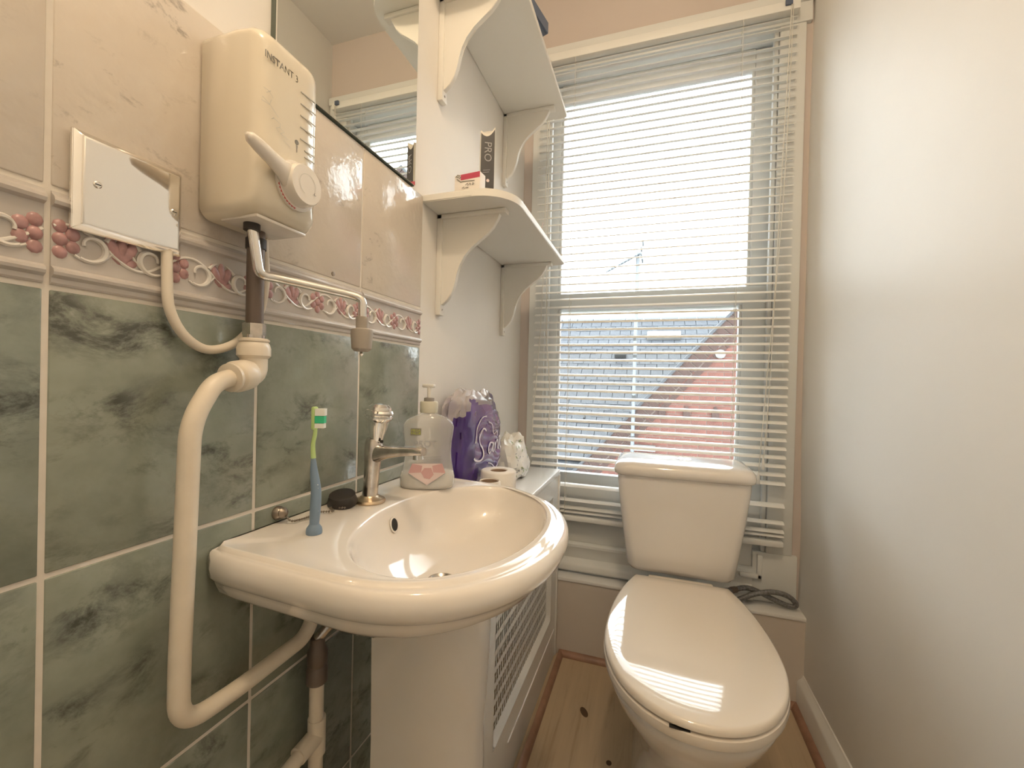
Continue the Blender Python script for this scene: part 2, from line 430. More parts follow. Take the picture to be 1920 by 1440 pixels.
def scroll(flip):
    bm = new(); pts = []
    for i in range(26):
        t = i/25; a = -2.2+t*5.4; r = .014*(1-.62*t)
        pts.append(Vector((.0015, flip*(r*math.cos(a)), r*math.sin(a)-.002)))
    tube(bm, pts, lambda u: .0014+.0012*math.sin(pi*min(1, u*1.2)), 6)
    pts = [Vector((.0012, flip*(-.012+.03*t), -.012+.012*t*t-.006*math.sin(pi*t))) for t in [i/8 for i in range(9)]]
    tube(bm, pts, .0012, 6)
    pts = [Vector((.0012, flip*(.010+.010*t), .006+.014*t-.006*t*t)) for t in [i/6 for i in range(7)]]
    tube(bm, pts, lambda u: .0022*(1-u*.8), 6)
    return mesh_of(bm, 'scroll_glaze')
def stem():
    bm = new(); tube(bm, [Vector((.0008, y, .042+.0135*math.sin(2*pi*y/.1+.6))) for y in [G/2+.001+(P-G-.002)*i/48 for i in range(49)]], .0017, 6); return mesh_of(bm, 'scroll_glaze')
MST = stem(); MST.name = 'stem'
MT, MR, MRL, MRR, MS1, MS2 = tulip(), rosette(), rosette(1), rosette(-1), scroll(1), scroll(-1)
for m_, n_ in ((MT, 'tulip'), (MR, 'rosette'), (MRL, 'half_rosette'), (MRR, 'half_rosette'), (MS1, 'scroll'), (MS2, 'scroll')): m_.name = n_
for i in range(-5, 3):
    y = i*P
    inst('cream_tile', mc, wall_left, (0, y, BH))
    for k in range(1, 5): inst('green_tile', mg, wall_left, (0, y, -k*H))
    inst('cut_tile', mcut, wall_left, (0, y, FL))
    b = inst('border_tile', mb, wall_left, (0, y, 0))
    for nm, me_, dy, dz in (('half_rosette', MRL, G/2+.001, .042), ('tulip', MT, .052, .042), ('rosette', MR, .1, .042), ('tulip', MT, .15, .042), ('half_rosette', MRR, P-G/2-.001, .042),
                            ('scroll', MS1, .029, .043), ('scroll', MS2, .077, .043), ('scroll', MS1, .125, .043), ('scroll', MS2, .175, .043), ('stem', MST, 0, 0)):
        c = bpy.data.objects.new(nm, me_); COL.objects.link(c); c.parent = b; c.location = (0, dy, dz)
# small nail head in the cream tile
bm = new(); lathe(bm, [(.0035, 0), (.0035, .001), (.001, .0018)], (0, .332, .092), (1, 0, 0), 12); obj('nail_head', bm, 'chain_metal', wall_left)

# ---- sash window
win = thing('window_1', 'white painted timber sash window with two panes', None, (.47, YB, ZLEDGE), kind='structure')
def wpart(name, bm, m='sash_paint', smooth=True): return obj(name, bm, m, win, smooth=smooth)
# box frame linings
for (a, b2) in ((WX0-.005, .092), (.838, WX1+.005)):
    wpart('frame_jamb', B(a, b2, YB-.012, YB+.02, -.6, 1.075, .003))
for (a, b2) in ((WX0-.005, .078), (.846, WX1+.005)):
    wpart('pulley_stile', B(a, b2, YB+.02, YB+.14, WZ0, WZ1, .001))
wpart('frame_head', B(WX0-.02, WX1+.02, YB-.015, YB+.14, 1.075, WZ1+.008, .003))
wpart('architrave', B(WX0-.03, WX1+.022, YB-.022, YB+.0, WZ1+.0, WZ1+.034, .004))
wpart('staff_bead', B(.090, .103, YB-.004, YB+.016, -.60, 1.075, .003)); wpart('staff_bead', B(.824, .837, YB-.004, YB+.016, -.60, 1.075, .003))
# lower sash (inner)
LY0, LY1 = YB+.018, YB+.05
wpart('lower_sash_stile', B(.078, .133, LY0, LY1, -.655, .21, .004)); wpart('lower_sash_stile', B(.757, .846, LY0, LY1, -.655, .21, .004))
wpart('lower_sash_bottom_rail', B(.133, .757, LY0, LY1, -.655, -.405, .004))
wpart('meeting_rail', B(.078, .846, LY0-.002, LY1+.004, .205, .262, .004))
wpart('lower_sash_moulding', B(.133, .142, LY0+.008, LY1, -.405, .205, .002)); wpart('lower_sash_moulding', B(.748, .757, LY0+.008, LY1, -.405, .205, .002))
wpart('pane', B(.130, .760, LY0+.020, LY0+.024, -.41, .21), 'pane', False)
# upper sash (outer)
UY0, UY1 = YB+.062, YB+.094
wpart('upper_sash_stile', B(.078, .122, UY0, UY1, .20, 1.07, .004)); wpart('upper_sash_stile', B(.785, .846, UY0, UY1, .20, 1.07, .004))
wpart('upper_sash_top_rail', B(.122, .785, UY0, UY1, 1.005, 1.075, .004))
wpart('upper_sash_bottom_rail', B(.122, .785, UY0, UY1, .20, .265, .004))
wpart('upper_sash_moulding', B(.122, .131, UY0+.008, UY1, .265, 1.005, .002)); wpart('upper_sash_moulding', B(.776, .785, UY0+.008, UY1, .265, 1.005, .002))
wpart('pane', B(.118, .788, UY0+.018, UY0+.022, .26, 1.01), 'pane', False)
# inner sill: flat rail, moulding, rounded nosing
wpart('window_board', B(WX0, .80, YB-.004, YB+.017, -.652, -.565, .003))
bm = new()
pr = [(YB+.02, -.652), (YB-.012, -.652), (YB-.020, -.658), (YB-.021, -.666), (YB-.016, -.674), (YB-.016, -.706), (YB-.022, -.712), (YB-.034, -.718), (YB-.040, -.728), (YB-.040, -.742), (YB-.034, -.749), (YB+.02, -.749)]
loft(bm, [[Vector((x, y, z)) for y, z in pr] for x in (.0, .80)]); wpart('window_sill', bm)
wpart('apron_panel', B(.80, WX1+.02, YB-.012, YB+.02, ZLEDGE+.001, -.60, .002))
bm = new()
for a in (B,):
    box(bm, .762, .826, YB-.026, YB-.012, -.682, -.667, .003); box(bm, .812, .826, YB-.026, YB-.012, -.682, -.605, .003)
wpart('panel_bead', bm)
wpart('outer_sill', B(WX0-.05, WX1+.05, YB+.05, YB+.24, ZLEDGE-.05, ZLEDGE+.08, .004))
wpart('sash_lift', B(.30, .34, LY0-.012, LY0, -.60, -.585, .003), 'brass_dull')

# ================================================================ VENETIAN BLIND
BY = 1.302
bl = thing('venetian_blind', 'white slatted venetian blind hanging in front of the sash window', 'blind', (.47, BY, 1.115))
bx0, bx1 = .064, .876
obj('headrail', B(bx0-.002, bx1+.004, BY-.014, BY+.014, 1.088, 1.116, .002), 'blind_white', bl)
bm = new(); rows = []
for k in range(7):
    u = -1+2*k/6; rows.append((u*.0135, .0036*(1-u*u)))
loft(bm, [[Vector((x, v, w)) for v, w in rows]+[Vector((x, v, w-.0008)) for v, w in rows[::-1]] for x in (-(bx1-bx0)/2, (bx1-bx0)/2)])
slat_me = mesh_of(bm, 'blind_white', True, 60); slat_me.name = 'slat'
zs = [1.068-.0271*i for i in range(54)]+[-.437, -.490, -.517, -.530]
xc = (bx0+bx1)/2
for i, z in enumerate(zs):
    o = inst('slat', slat_me, bl, (xc, BY, z), (math.radians(19 if z > -.48 else 10)+random.uniform(-.02, .02), random.uniform(-.0015, .0015)+.003*max(0, -z-.38), 0))
bm = B(bx0, bx1, BY-.0125, BY+.0125, -.562, -.543, .004)
bmesh.ops.rotate(bm, cent=(bx0, BY, -.552), matrix=Matrix.Rotation(.004, 3, 'Y'), verts=bm.verts); obj('bottom_rail', bm, 'blind_white', bl)
for x in (.192, .725):
    for dy in (-.0125, .0125):
        bm = new(); tube(bm, [(x, BY+dy, 1.09), (x, BY+dy, -.545)], .0008, 5); obj('ladder_cord', bm, 'cord_white', bl)
    bm = new()
    for k in range(5): lathe(bm, [(.0006, 0), (.0022, .004), (.0006, .008)], (x, BY-.0145, -.40-.028*k), (0, 0, 1), 6)
    tube(bm, [(x, BY-.0145, -.36), (x, BY-.0145, -.56)], .0007, 5); obj('lift_cord', bm, 'cord_white', bl)
bm = new(); tube(bm, smooth_path([(.860, BY-.018, 1.10), (.846, BY-.020, .5), (.812, BY-.022, -.1), (.800, BY-.022, -.335)]), .0011, 6); obj('tilt_cord', bm, 'cord_white', bl)
bm = new(); tube(bm, smooth_path([(.855, BY-.018, 1.10), (.838, BY-.020, .5), (.822, BY-.022, -.1), (.812, BY-.022, -.29)]), .0011, 6); obj('tilt_cord', bm, 'cord_white', bl)
for x, z in ((.799, -.335), (.811, -.29)):
    bm = new(); lathe(bm, [(.0015, 0), (.004, -.008), (.0052, -.034), (.004, -.036)], (x, BY-.022, z), (0, 0, 1), 10); obj('cord_tassel', bm, 'blind_white', bl)
bm = new(); tube(bm, smooth_path([(.098, BY-.018, 1.09), (.096, BY-.02, .4), (.090, BY-.022, .12), (.080, BY-.024, -.06), (.070, BY-.024, -.22), (.076, BY-.024, -.285), (.094, BY-.024, -.303), (.116, BY-.024, -.27), (.134, BY-.024, -.16), (.124, BY-.022, -.02), (.112, BY-.02, .13), (.106, BY-.018, .5), (.104, BY-.018, 1.09)]), .0014, 6); obj('pull_cord', bm, 'cord_white', bl)
bm = new(); box(bm, .838, .858, BY-.022, BY-.014, 1.10, 1.118, .002); obj('cord_lock', bm, 'blue_grey_plastic', bl)

# ================================================================ WATER HEATER
hx, hy0, hy1, hz0, hz1 = .087, .121, .212, .102, .304
ht = thing('water_heater', 'cream plastic instant water heater box with a white lever knob on the tiled wall', 'water heater', (0, .166, hz0))
bm = new()
# profile in y-z with soft corners, front face slightly crowned
def rrect(y0, y1, z0, z1, r, n=6):
    pts = []
    for cy, cz, a0 in ((y1-r, z1-r, 0), (y0+r, z1-r, pi/2), (y0+r, z0+r, pi), (y1-r, z0+r, 1.5*pi)):
        for i in range(n+1): a = a0+pi/2*i/n; pts.append((cy+r*math.cos(a), cz+r*math.sin(a)))
    return pts
def hring(x, ins, r): return [Vector((x, y, z)) for y, z in rrect(hy0+ins, hy1-ins, hz0+ins*1.2, hz1-ins*.9, r)]
loft(bm, [hring(.001, .003, .012), hring(.004, .0, .014), hring(.050, .0, .014), hring(.070, .0015, .014), hring(.078, .0045, .014), hring(.083, .0095, .013), hring(.0855, .016, .011), hring(.0868, .030, .008)])
obj('body', bm, 'heater_plastic', ht, ang=50)
# knob with lever
kc = Vector((.0865, .171, .1475))
bm = new(); lathe(bm, [(.0275, 0), (.0275, .003), (.0238, .004), (.0228, .015), (.0212, .0175), (.0, .0178)], kc, (1, 0, 0), 40); kn = obj('knob', bm, 'heater_white', ht)
bm = new(); d = Vector((0, -.965, .26)).normalized(); side = Vector((0, .26, .965)).normalized(); rings = []
for t, w, h, l in ((0, .0185, .008, .006), (.016, .0165, .008, .007), (.027, .0105, .0078, .008), (.042, .0080, .0072, .0095), (.060, .0074, .0066, .011), (.070, .0058, .0056, .0115), (.0745, .002, .002, .0115)):
    c = kc+d*t+Vector((l, 0, 0)); rings.append([c+side*w*math.cos(a)+Vector((1, 0, 0))*h*math.sin(a) for a in [2*pi*i/16 for i in range(16)]])
loft(bm, rings); obj('lever', bm, 'heater_white', kn, ang=60)
bm = new(); strokes(bm, [[(.0115*math.cos(a), .0115*math.sin(a)) for a in [-.9+.16*i for i in range(34)]]], .0006, frame(kc+Vector((.01785, 0, 0)), (0, 1, 0), (0, 0, 1))); obj('dial_ring', bm, 'print_faint', kn)
bm = new(); strokes(bm, [[(0, .0), (.0014, .0028)], [(0, 0), (.003, .0005)]], .0007, frame(kc+Vector((.01785, .0095, -.0080)), (0, 1, 0), (0, 0, 1))); obj('dial_arrow', bm, 'print_grey', kn)
bm = new()
for k in range(9):
    a = pi+.25+.14*k
    strokes(bm, [[(.0252*math.cos(a), .0252*math.sin(a)), (.0266*math.cos(a+.05), .0266*math.sin(a+.05)), (.0252*math.cos(a+.10), .0252*math.sin(a+.10))]], .0020, frame(kc+Vector((.0032, 0, 0)), (0, 1, 0), (0, 0, 1)))
obj('red_print', bm, 'print_red', kn)
fx = .0872
text('lettering', 'INSTANT 3', .0108, 'print_grey', (.0866, .150, .2695), (0, 1, 0), (0, 0, 1), ht, sx=.84)
cur = [[(0, 0), (.004, .009), (.007, .002), (.010, .012)], [(.010, .012), (.013, .006), (.016, .012), (.014, .017), (.011, .014)], [(.016, .012), (.020, .010), (.023, .018), (.021, .022), (.024, .018)], [(.026, .012), (.034, .020), (.040, .030), (.036, .032), (.035, .022), (.041, .019)], [(.044, .016), (.049, .021), (.050, .027), (.046, .024), (.050, .018)]]
bm = new(); strokes(bm, cur, .0006, frame((fx, .162, .188), (0, -.18, 1), (0, -1, -.18))); obj('script_mark', bm, 'print_faint', ht)
bm = new()
for k in range(5): box(bm, .0866, .0876, .176, .1995-.0006*abs(k-2), .2590-.0135*k, .2600-.0135*k)
for k in range(2): box(bm, .0866, .0876, .183, .1985, .1945-.0075*k, .1955-.0075*k)
obj('vent_line', bm, 'print_faint', ht, smooth=False)
bm = new(); lathe(bm, [(.0028, 0), (.0028, .0004)], (.0868, .1715, .1985), (1, 0, 0), 14); m4 = frame((.0870, .1715, .190), (0, 1, 0), (0, 0, 1)); strokes(bm, [[(-.0012, .004), (.0012, .004)], [(-.0008, .0025), (.0008, .0025)], [(0, .002), (0, -.003)]], .0011, m4); obj('indicator_mark', bm, 'print_grey', ht)
bm = new(); box(bm, .022, .075, .132, .200, hz0-.0015, hz0+.002, .001); obj('base_panel', bm, 'heater_white', ht)
bm = new(); lathe(bm, [(.0085, .0), (.0085, -.010), (.0068, -.010)], (.048, .149, hz0+.001), (0, 0, 1), 20); obj('outlet_collar', bm, 'black_rubber', ht)
sp = fillet_path([(.048, .149, hz0-.002), (.050, .158, .045), (.055, .176, .046), (.104, .246, .038), (.1165, .2555, .034), (.1165, .2555, -.002)], .022, 10)
bm = new(); tube(bm, sp, .0056, 18); spout = obj('spout', bm, 'chrome', ht, ang=60)
bm = new(); lathe(bm, [(.0078, .012), (.0078, -.003), (.0135, -.005), (.0142, -.010), (.0125, -.030), (.009, -.0335), (.0, -.034)], (.1165, .2555, -.002), (0, 0, 1), 28); nz_ = obj('nozzle', bm, 'nozzle_grey', spout)
bm = new(); lathe(bm, [(.001, 0), (.0022, -.0025), (.0024, -.0045), (.0012, -.0062), (.0, -.0065)], (.1165, .2555, -.0355), (0, 0, 1), 12); obj('water_drop', bm, 'chrome', spout)

# inlet and white supply pipe
px_, py_ = .030, .170
pp = thing('supply_pipe', 'white plastic water pipe with push-fit elbow looping down beside the basin', 'pipe', (px_, py_, -.43))
bm = new(); tube(bm, [(px_, py_, -.012), (px_, py_, hz0-.001)], .0095, 20); obj('bronze_tube', bm, 'pipe_bronze', pp)
bm = new(); lathe(bm, [(.011, 0), (.011, .012)], (px_, py_, hz0-.0225), (0, 0, 1), 20); obj('collar', bm, 'black_rubber', pp)
bm = new(); lathe(bm, [(.0125, -.0225), (.0125, -.009), (.0105, -.008)], (px_, py_, 0), (0, 0, 1), 6); lathe(bm, [(.0118, -.0265), (.0118, -.0225)], (px_, py_, 0), (0, 0, 1), 24); obj('hex_nut', bm, 'chrome_worn', pp, ang=20)
bm = new(); lathe(bm, [(.0145, -.0265), (.0165, -.028), (.0165, -.030), (.0150, -.031), (.0165, -.033), (.0180, -.038), (.0180, -.047), (.0165, -.0485), (.0145, -.051)], (px_, py_, 0), (0, 0, 1), 28)
el = obj('push_fit_elbow', bm, 'pipe_white', pp)
dpy = Vector((.18, -.97, -.16)).normalized()
bm = new(); tube(bm, fillet_path([Vector((px_, py_, -.048)), Vector((px_, py_, -.068)), Vector((px_, py_, -.068))+dpy*.016], .014, 6), .0148, 24); obj('elbow_bend', bm, 'pipe_white', el, ang=60)
bm = new(); e0 = Vector((px_, py_, -.068))+dpy*.006
lathe(bm, [(.0148, .0), (.0172, .003), (.0180, .010), (.0180, .022), (.0170, .0235), (.0150, .025), (.0162, .027), (.0162, .030), (.0105, .031)], e0, dpy, 28); obj('elbow_socket', bm, 'pipe_white', el)
e1 = e0+dpy*.026
path = [e1, e1+dpy*.025+Vector((0, 0, -.002)), Vector((.042, .090, -.118)), Vector((.038, .0865, -.36)), Vector((.034, .089, -.430)), Vector((.032, .15, -.436)), Vector((.030, .262, -.434)), Vector((.030, .278, -.398)), Vector((.030, .279, -.364))]
bm = new(); tube(bm, fillet_path(path, .034, 10), .0098, 20); obj('pipe_loop', bm, 'pipe_white', pp, ang=60)
# second vertical pipe under the basin with its branch
vp = thing('waste_feed_pipe', 'white pipe with tee branch rising from the floor in the shadow under the basin', 'pipe', (.030, .279, FL))
bm = new(); tube(bm, [(.030, .285, FL), (.030, .283, -.50)], .010, 18); obj('riser', bm, 'pipe_white', vp)
bm = new(); lathe(bm, [(.0105, -.515), (.0145, -.512), (.0145, -.492), (.012, -.488), (.014, -.485), (.014, -.468), (.010, -.46), (.010, -.447)], (.030, .283, 0), (0, 0, 1), 20); obj('valve', bm, 'pipe_bronze', vp)
bm = new(); tube(bm, fillet_path([(.030, .285, -.592), (.032, .22, -.600), (.034, .05, -.612), (.034, -.35, -.62)], .02), .0098, 18); obj('branch', bm, 'pipe_white', vp)
bm = new(); lathe(bm, [(.0125, -.618), (.0125, -.566)], (.030, .2845, 0), (0, 0, 1), 20); lathe(bm, [(.0125, 0), (.0125, .035)], (.030, .285, -.592), (0, -1, -.1), 20); obj('tee', bm, 'pipe_white', vp)
bm = new(); tube(bm, smooth_path([(.030, .283, -.45), (.05, .30, -.425), (.07, .315, -.425), (.085, .325, -.418)]), .008, 14); obj('flexi_tail', bm, 'chrome_worn', vp)
bm = new(); lathe(bm, [(.012, 0), (.012, -.006), (.0098, -.006)], (.030, .285, -.66), (0, 0, 1), 20); obj('pipe_clip', bm, 'black_rubber', vp)

# chrome cable outlet plate
pl = thing('outlet_plate', 'square polished chrome cable outlet plate with two screws on the tiled wall', 'outlet plate', (0, .056, .051))
bm = new(); py0, py1, pz0, pz1 = .011, .1005, .0515, .1385
loft(bm, [[Vector((x, y, z)) for y, z in ((py0+i, pz0+i), (py1-i, pz0+i), (py1-i, pz1-i), (py0+i, pz1-i))] for x, i in ((.0055, 0), (.008, .0006), (.0125, .0052), (.0130, .0062))])
bmesh.ops.bevel(bm, geom=[e for e in bm.edges if len(e.link_faces) == 2], offset=.0005, segments=2, affect='EDGES')
obj('face_plate', bm, 'chrome_mirror', pl, ang=25)
obj('back_box', B(.0003, .006, py0+.002, py1-.002, pz0+.002, pz1-.002, .001), 'heater_white', pl)
for y in (.0265, .0935-.004):
    bm = new(); lathe(bm, [(.0031, 0), (.0031, .0006), (.0024, .0012)], (.0130, y, .0945), (1, 0, 0), 16); s = obj('screw', bm, 'chrome', pl)
    obj('screw_slot', B(.0141, .0144, y-.0020, y+.0020, .0941, .0949), 'dark_hole', s, smooth=False)
# power cable
bm = new(); tube(bm, smooth_path([(.007, .0875, .056), (.0085, .087, .03), (.010, .089, -.004), (.010, .104, -.030), (.0066, .130, -.0425), (.0062, .158, -.036), (.0062, .180, -.018), (.009, .196, .012), (.013, .199, .05), (.014, .196, .08), (.014, .194, .101)]), .0050, 14)
cb = obj('power_cable', bm, 'cable_white', None, (.0085, .0875, .056), ang=60); tag(cb, 'white flexible cable looping from the chrome plate up to the water heater', 'cable')

# ================================================================ MIRROR
mr = thing('wall_mirror', 'frameless rectangular mirror resting on the top edge of the tiles', 'mirror', (0, .385, BH+H))
my0, my1, mz0, mz1 = .2155, .5585, BH+H+.0015, 1.02
obj('mirror_backing', B(XL+.0005, .0015, my0, my1, mz0, mz1), 'mirror_edge', mr, smooth=False)
bm = B(.0017, .0042, my0+.0008, my1-.0006, mz0+.0012, mz1); obj('mirror_glass', bm, 'mirror_glass', mr, smooth=False)

# ================================================================ SHELVES
def bracket(y, ztop, reach, drop, parent):
    """moulded S-curve bracket in the x-z plane"""
    br = None; x0 = XL
    prof = [(0, 1), (.92, 1), (.905, .955), (.875, .905), (.82, .835), (.74, .775), (.62, .715), (.5, .655), (.40, .575), (.335, .49), (.30, .40), (.27, .30), (.23, .215), (.165, .15), (.09, .105), (0, .09)]
    poly = [(x0+u*reach, ztop-drop+v*drop) for u, v in prof]
    bm = new(); prism(bm, poly, lambda u, v: (u, y-.006, v), lambda u, v: (u, y+.006, v), .001)
    br = obj('bracket', bm, 'shelf_paint', parent, ang=30)
    obj('wall_batten', B(x0, x0+.013, y-.0115, y+.0115, ztop-drop, ztop, .0015), 'shelf_paint', br)
    obj('shelf_batten', B(x0, x0+reach, y-.0115, y+.0115, ztop-.011, ztop-.0002, .0015), 'shelf_paint', br)
    bm = new(); lathe(bm, [(.0026, 0), (.0026, .0006), (.001, .0002)], (x0+.013, y, ztop-drop+.013), (1, 0, 0), 10); obj('screw', bm, 'chain_metal', br)
    return br
def shelf(zu, y0, y1, xf, label, ys):
    t = thing('wall_shelf', label, 'shelf', (XL, (y0+y1)/2, zu), 'white bracketed shelves')
    r = .085; poly = [(XL, y0), (xf-r, y0)]+[(xf-r+r*math.sin(a), y0+r-r*math.cos(a)) for a in [pi/2*i/10 for i in range(1, 11)]]+[(xf, y1-.004), (xf-.004, y1), (XL, y1)]
    bm = new(); prism(bm, poly, lambda u, v: (u, v, zu), lambda u, v: (u, v, zu+.0155), .002); obj('board', bm, 'shelf_paint', t, ang=30)
    for y in ys: bracket(y, zu, .170, .234, t)
    return t
shelf(.3146, .602, 1.162, .197, 'lower white wall shelf with rounded corner, holding the small boxes', (.684, 1.123))
shelf(.807, .600, 1.180, .190, 'upper white wall shelf above the mirror end, partly out of frame', (.672, 1.113))
ST = .3146+.0155
# black carton
bk = thing('black_carton', 'tall slim black carton with a silver foot standing on the lower shelf', 'box', (.100, .705, ST))
a = Vector((.86, .50, 0)).normalized(); nrm = Vector((.50, -.86, 0)); c0 = Vector((.1035, .705, 0)); hw, dp = .0165, .010
def carton(z0, z1, curve=0, off=0.0, bev=.0008):
    bm = new(); n = 8; lo, hi, lo2, hi2 = [], [], [], []
    for i in range(n+1):
        u = -1+2*i/n; cz = curve*(u*u-1)
        lo.append(c0+a*hw*u+nrm*(dp*.6+off)+Vector((0, 0, z0))); hi.append(c0+a*hw*u+nrm*(dp*.6+off)+Vector((0, 0, z1+.006*u+cz)))
        lo2.append(c0+a*hw*u-nrm*dp+Vector((0, 0, z0))); hi2.append(c0+a*hw*u-nrm*dp+Vector((0, 0, z1+.006*u-cz*.2)))
    loft(bm, [lo, hi, hi2, lo2], False, False, False)
    bm.faces.new([bm.verts.new(v) for v in (lo[0], hi[0], hi2[0], lo2[0])]); bm.faces.new([bm.verts.new(v) for v in (lo[-1], hi[-1], hi2[-1], lo2[-1])])
    bmesh.ops.remove_doubles(bm, verts=bm.verts, dist=1e-5); return bm
obj('carton_body', carton(ST, ST+.182, .012), 'box_silver', bk, smooth=False)
bm = new(); n = 8
def face_pt(u, z): return c0+a*hw*u+nrm*(dp*.6+.0004)+Vector((0, 0, z))
top = [bm.verts.new(face_pt(-.96+1.92*i/n, ST+.176+.006*(-1+2*i/n)+.012*((-1+2*i/n)**2-1))) for i in range(n+1)]; bot = [bm.verts.new(face_pt(-.96+1.92*i/n, ST+.045)) for i in range(n+1)]
for i in range(n): bm.faces.new((bot[i], bot[i+1], top[i+1], top[i]))
obj('black_print', bm, 'box_black', bk, smooth=False)
text('lettering', 'PRO', .024, 'label_grey', face_pt(.0, ST+.128)+nrm*.0006, (0, 0, -1), a, bk)
bm = new(); strokes(bm, [[(-.010, .002), (.006, .005)], [(-.010, -.003), (.004, 0)]], .0012, frame(face_pt(0, ST+.082)+nrm*.0006, a, (0, 0, 1))); obj('fine_print', bm, 'label_grey', bk)
bm = new(); lathe(bm, [(.0036, 0), (.0036, .0004)], face_pt(.1, ST+.062), nrm, 16); obj('gold_dot', bm, 'label_pale', bk)
# small white and red carton
sb = thing('small_carton', 'small white carton with a red band lying at the end of the lower shelf', 'box', (.072, .66, ST))
R3 = Matrix.Rotation(-.10, 3, 'Z'); cc = Vector((.079, .668, 0))
def rb(x0, x1, y0, y1, z0, z1, bev=0):
    bm = B(x0, x1, y0, y1, z0, z1, bev)
    for v in bm.verts: v.co = R3@v.co+cc
    return bm
obj('carton_body', rb(-.034, .031, -.012, .014, ST, ST+.062, .001), 'box_white', sb)
obj('red_band', rb(-.018, .031, -.0124, -.0121, ST+.049, ST+.0615), 'box_red', sb, smooth=False)
m4 = Matrix.Translation(cc)@R3.to_4x4()@frame((0, -.0126, ST+.040), (1, 0, 0), (0, 0, 1)); bm = new()
strokes(bm, [[(-.016, .006), (.018, .003)], [(-.005, -.004), (0, .0), (.001, -.006)], [(.003, -.005), (.007, -.001), (.009, -.006)], [(.012, -.006), (.014, -.001), (.017, -.004), (.013, -.006)], [(-.014, -.010), (-.009, -.007), (-.008, -.012)], [(-.005, -.010), (.003, -.010)]], .0017, m4)
strokes(bm, [[(-.030, .019), (-.024, .016), (-.020, .020), (-.026, .022), (-.031, .017)], [(-.028, .013), (-.016, .004)], [(-.022, .013), (-.017, .016)]], .002, m4); obj('print_marks', bm, 'print_grey', sb)
# thin stick at the back of the shelf
bm = new(); tube(bm, [(.118, 1.10, ST+.001), (.132, 1.12, ST+.115)], .0011, 6)
tag(obj('thin_stick', bm, 'label_pale', None, (.118, 1.10, ST)), 'thin pink stick standing at the window end of the lower shelf', 'stick')
# dark blue box on the upper shelf
bm = new(); prism(bm, [(.2035, .853), (.115, .888), (.085, .765), (.176, .735)], lambda u, v: (u, v, .8229), lambda u, v: (u, v, .858), .004); tag(obj('blue_case', bm, 'blue_grey_plastic', None, (.15, .81, .8229)), 'dark blue-grey case jutting over the edge of the upper shelf', 'case')

# ================================================================ WASH BASIN
BC = .365; ZD = -.270; TL = .04
bs = thing('wash_basin', 'cream ceramic pedestal wash basin with oval bowl fixed to the tiled wall', 'basin', (.15, BC, FL))
def dpoly(s, dx=0.0, n=72):
    """D-shaped outline scaled by s about the wall point"""
    pts = []; hw_, xs, ax = .227*s, .165, .197*s+.165*(s-1)
    pts.append((0, -hw_+.012)); pts.append((.004, -hw_+.003)); pts.append((.014, -hw_))
    for i in range(n+1):
        t = -pi/2+pi*i/n; c, sn = math.cos(t), math.sin(t); e = 2/2.25
        pts.append((xs+ax*abs(c)**e, hw_*math.copysign(abs(sn)**e, sn)))
    pts.append((.014, hw_)); pts.append((.004, hw_-.003)); pts.append((0, hw_-.012))
    return pts
bcx, bcy, bax, bay = .2115, .006, .1225, .1975
N = 128
def radial(poly, th):
    c, s = math.cos(th), math.sin(th); best = 1e9
    for i in range(len(poly)):
        x1, y1 = poly[i][0]-bcx, poly[i][1]-bcy; x2, y2 = poly[(i+1) % len(poly)][0]-bcx, poly[(i+1) % len(poly)][1]-bcy
        den = c*(y2-y1)-s*(x2-x1)
        if abs(den) < 1e-12: continue
        t = (x1*(y2-y1)-y1*(x2-x1))/den; u = (x1*s-y1*c)/den
        if t > 0 and -1e-6 <= u <= 1+1e-6: best = min(best, t)
    return best
TH = [2*pi*i/N for i in range(N)]
def oring(s, z):
    poly = dpoly(s); out = []
    for th in TH:
        r = radial(poly, th); out.append((bcx+r*math.cos(th), bcy+r*math.sin(th), z))
    return out
def ering(k, z, dx=0): return [(bcx+dx+k*bax*math.cos(th), bcy+k*bay*math.sin(th), z) for th in TH]
def mixr(a, b, t, z): return [(p[0]*(1-t)+q_[0]*t, p[1]*(1-t)+q_[1]*t, z) for p, q_ in zip(a, b)]
E1, O1 = ering(1.025, 0), oring(.93, 0)
rings = [ering(.10, ZD-.101, -.03), ering(.16, ZD-.1005, -.03), ering(.40, ZD-.094, -.02), ering(.62, ZD-.080, -.012), ering(.80, ZD-.060, -.006), ering(.91, ZD-.039, -.002), ering(.965, ZD-.020), ering(.985, ZD-.008), ering(1.0, ZD-.003), ering(1.012, ZD-.0006), ering(1.025, ZD),
         mixr(E1, O1, .5, ZD), oring(.93, ZD), oring(.945, ZD+.0012), oring(.960, ZD+.0012), oring(.972, ZD-.002), oring(.982, ZD-.0035), oring(.992, ZD-.0025), oring(1.008, ZD-.005), oring(1.022, ZD-.011), oring(1.027, ZD-.020), oring(1.021, ZD-.029), oring(1.004, ZD-.035), oring(.988, ZD-.0385), oring(.981, ZD-.040), oring(.974, ZD-.045), oring(.960, ZD-.053), oring(.93, ZD-.060), oring(.86, ZD-.072), mixr(oring(.86, 0), ering(.32, 0, -.06), .5, ZD-.100), ering(.33, ZD-.128, -.06), ering(.30, ZD-.150, -.06)]
bm = new(); loft(bm, [[Vector((max(x, .001), y+BC, z-TL*x)) for x, y, z in r] for r in rings], True, True)
basin = obj('bowl', bm, 'ceramic', bs, ang=60)
bm = new(); lathe(bm, [(.021, 0), (.021, .002), (.017, .003), (.014, .0), (.006, -.001)], (bcx-.03, BC+.006, ZD-.1005-TL*.18), (0, 0, 1), 24); obj('waste', bm, 'chrome_worn', bs)
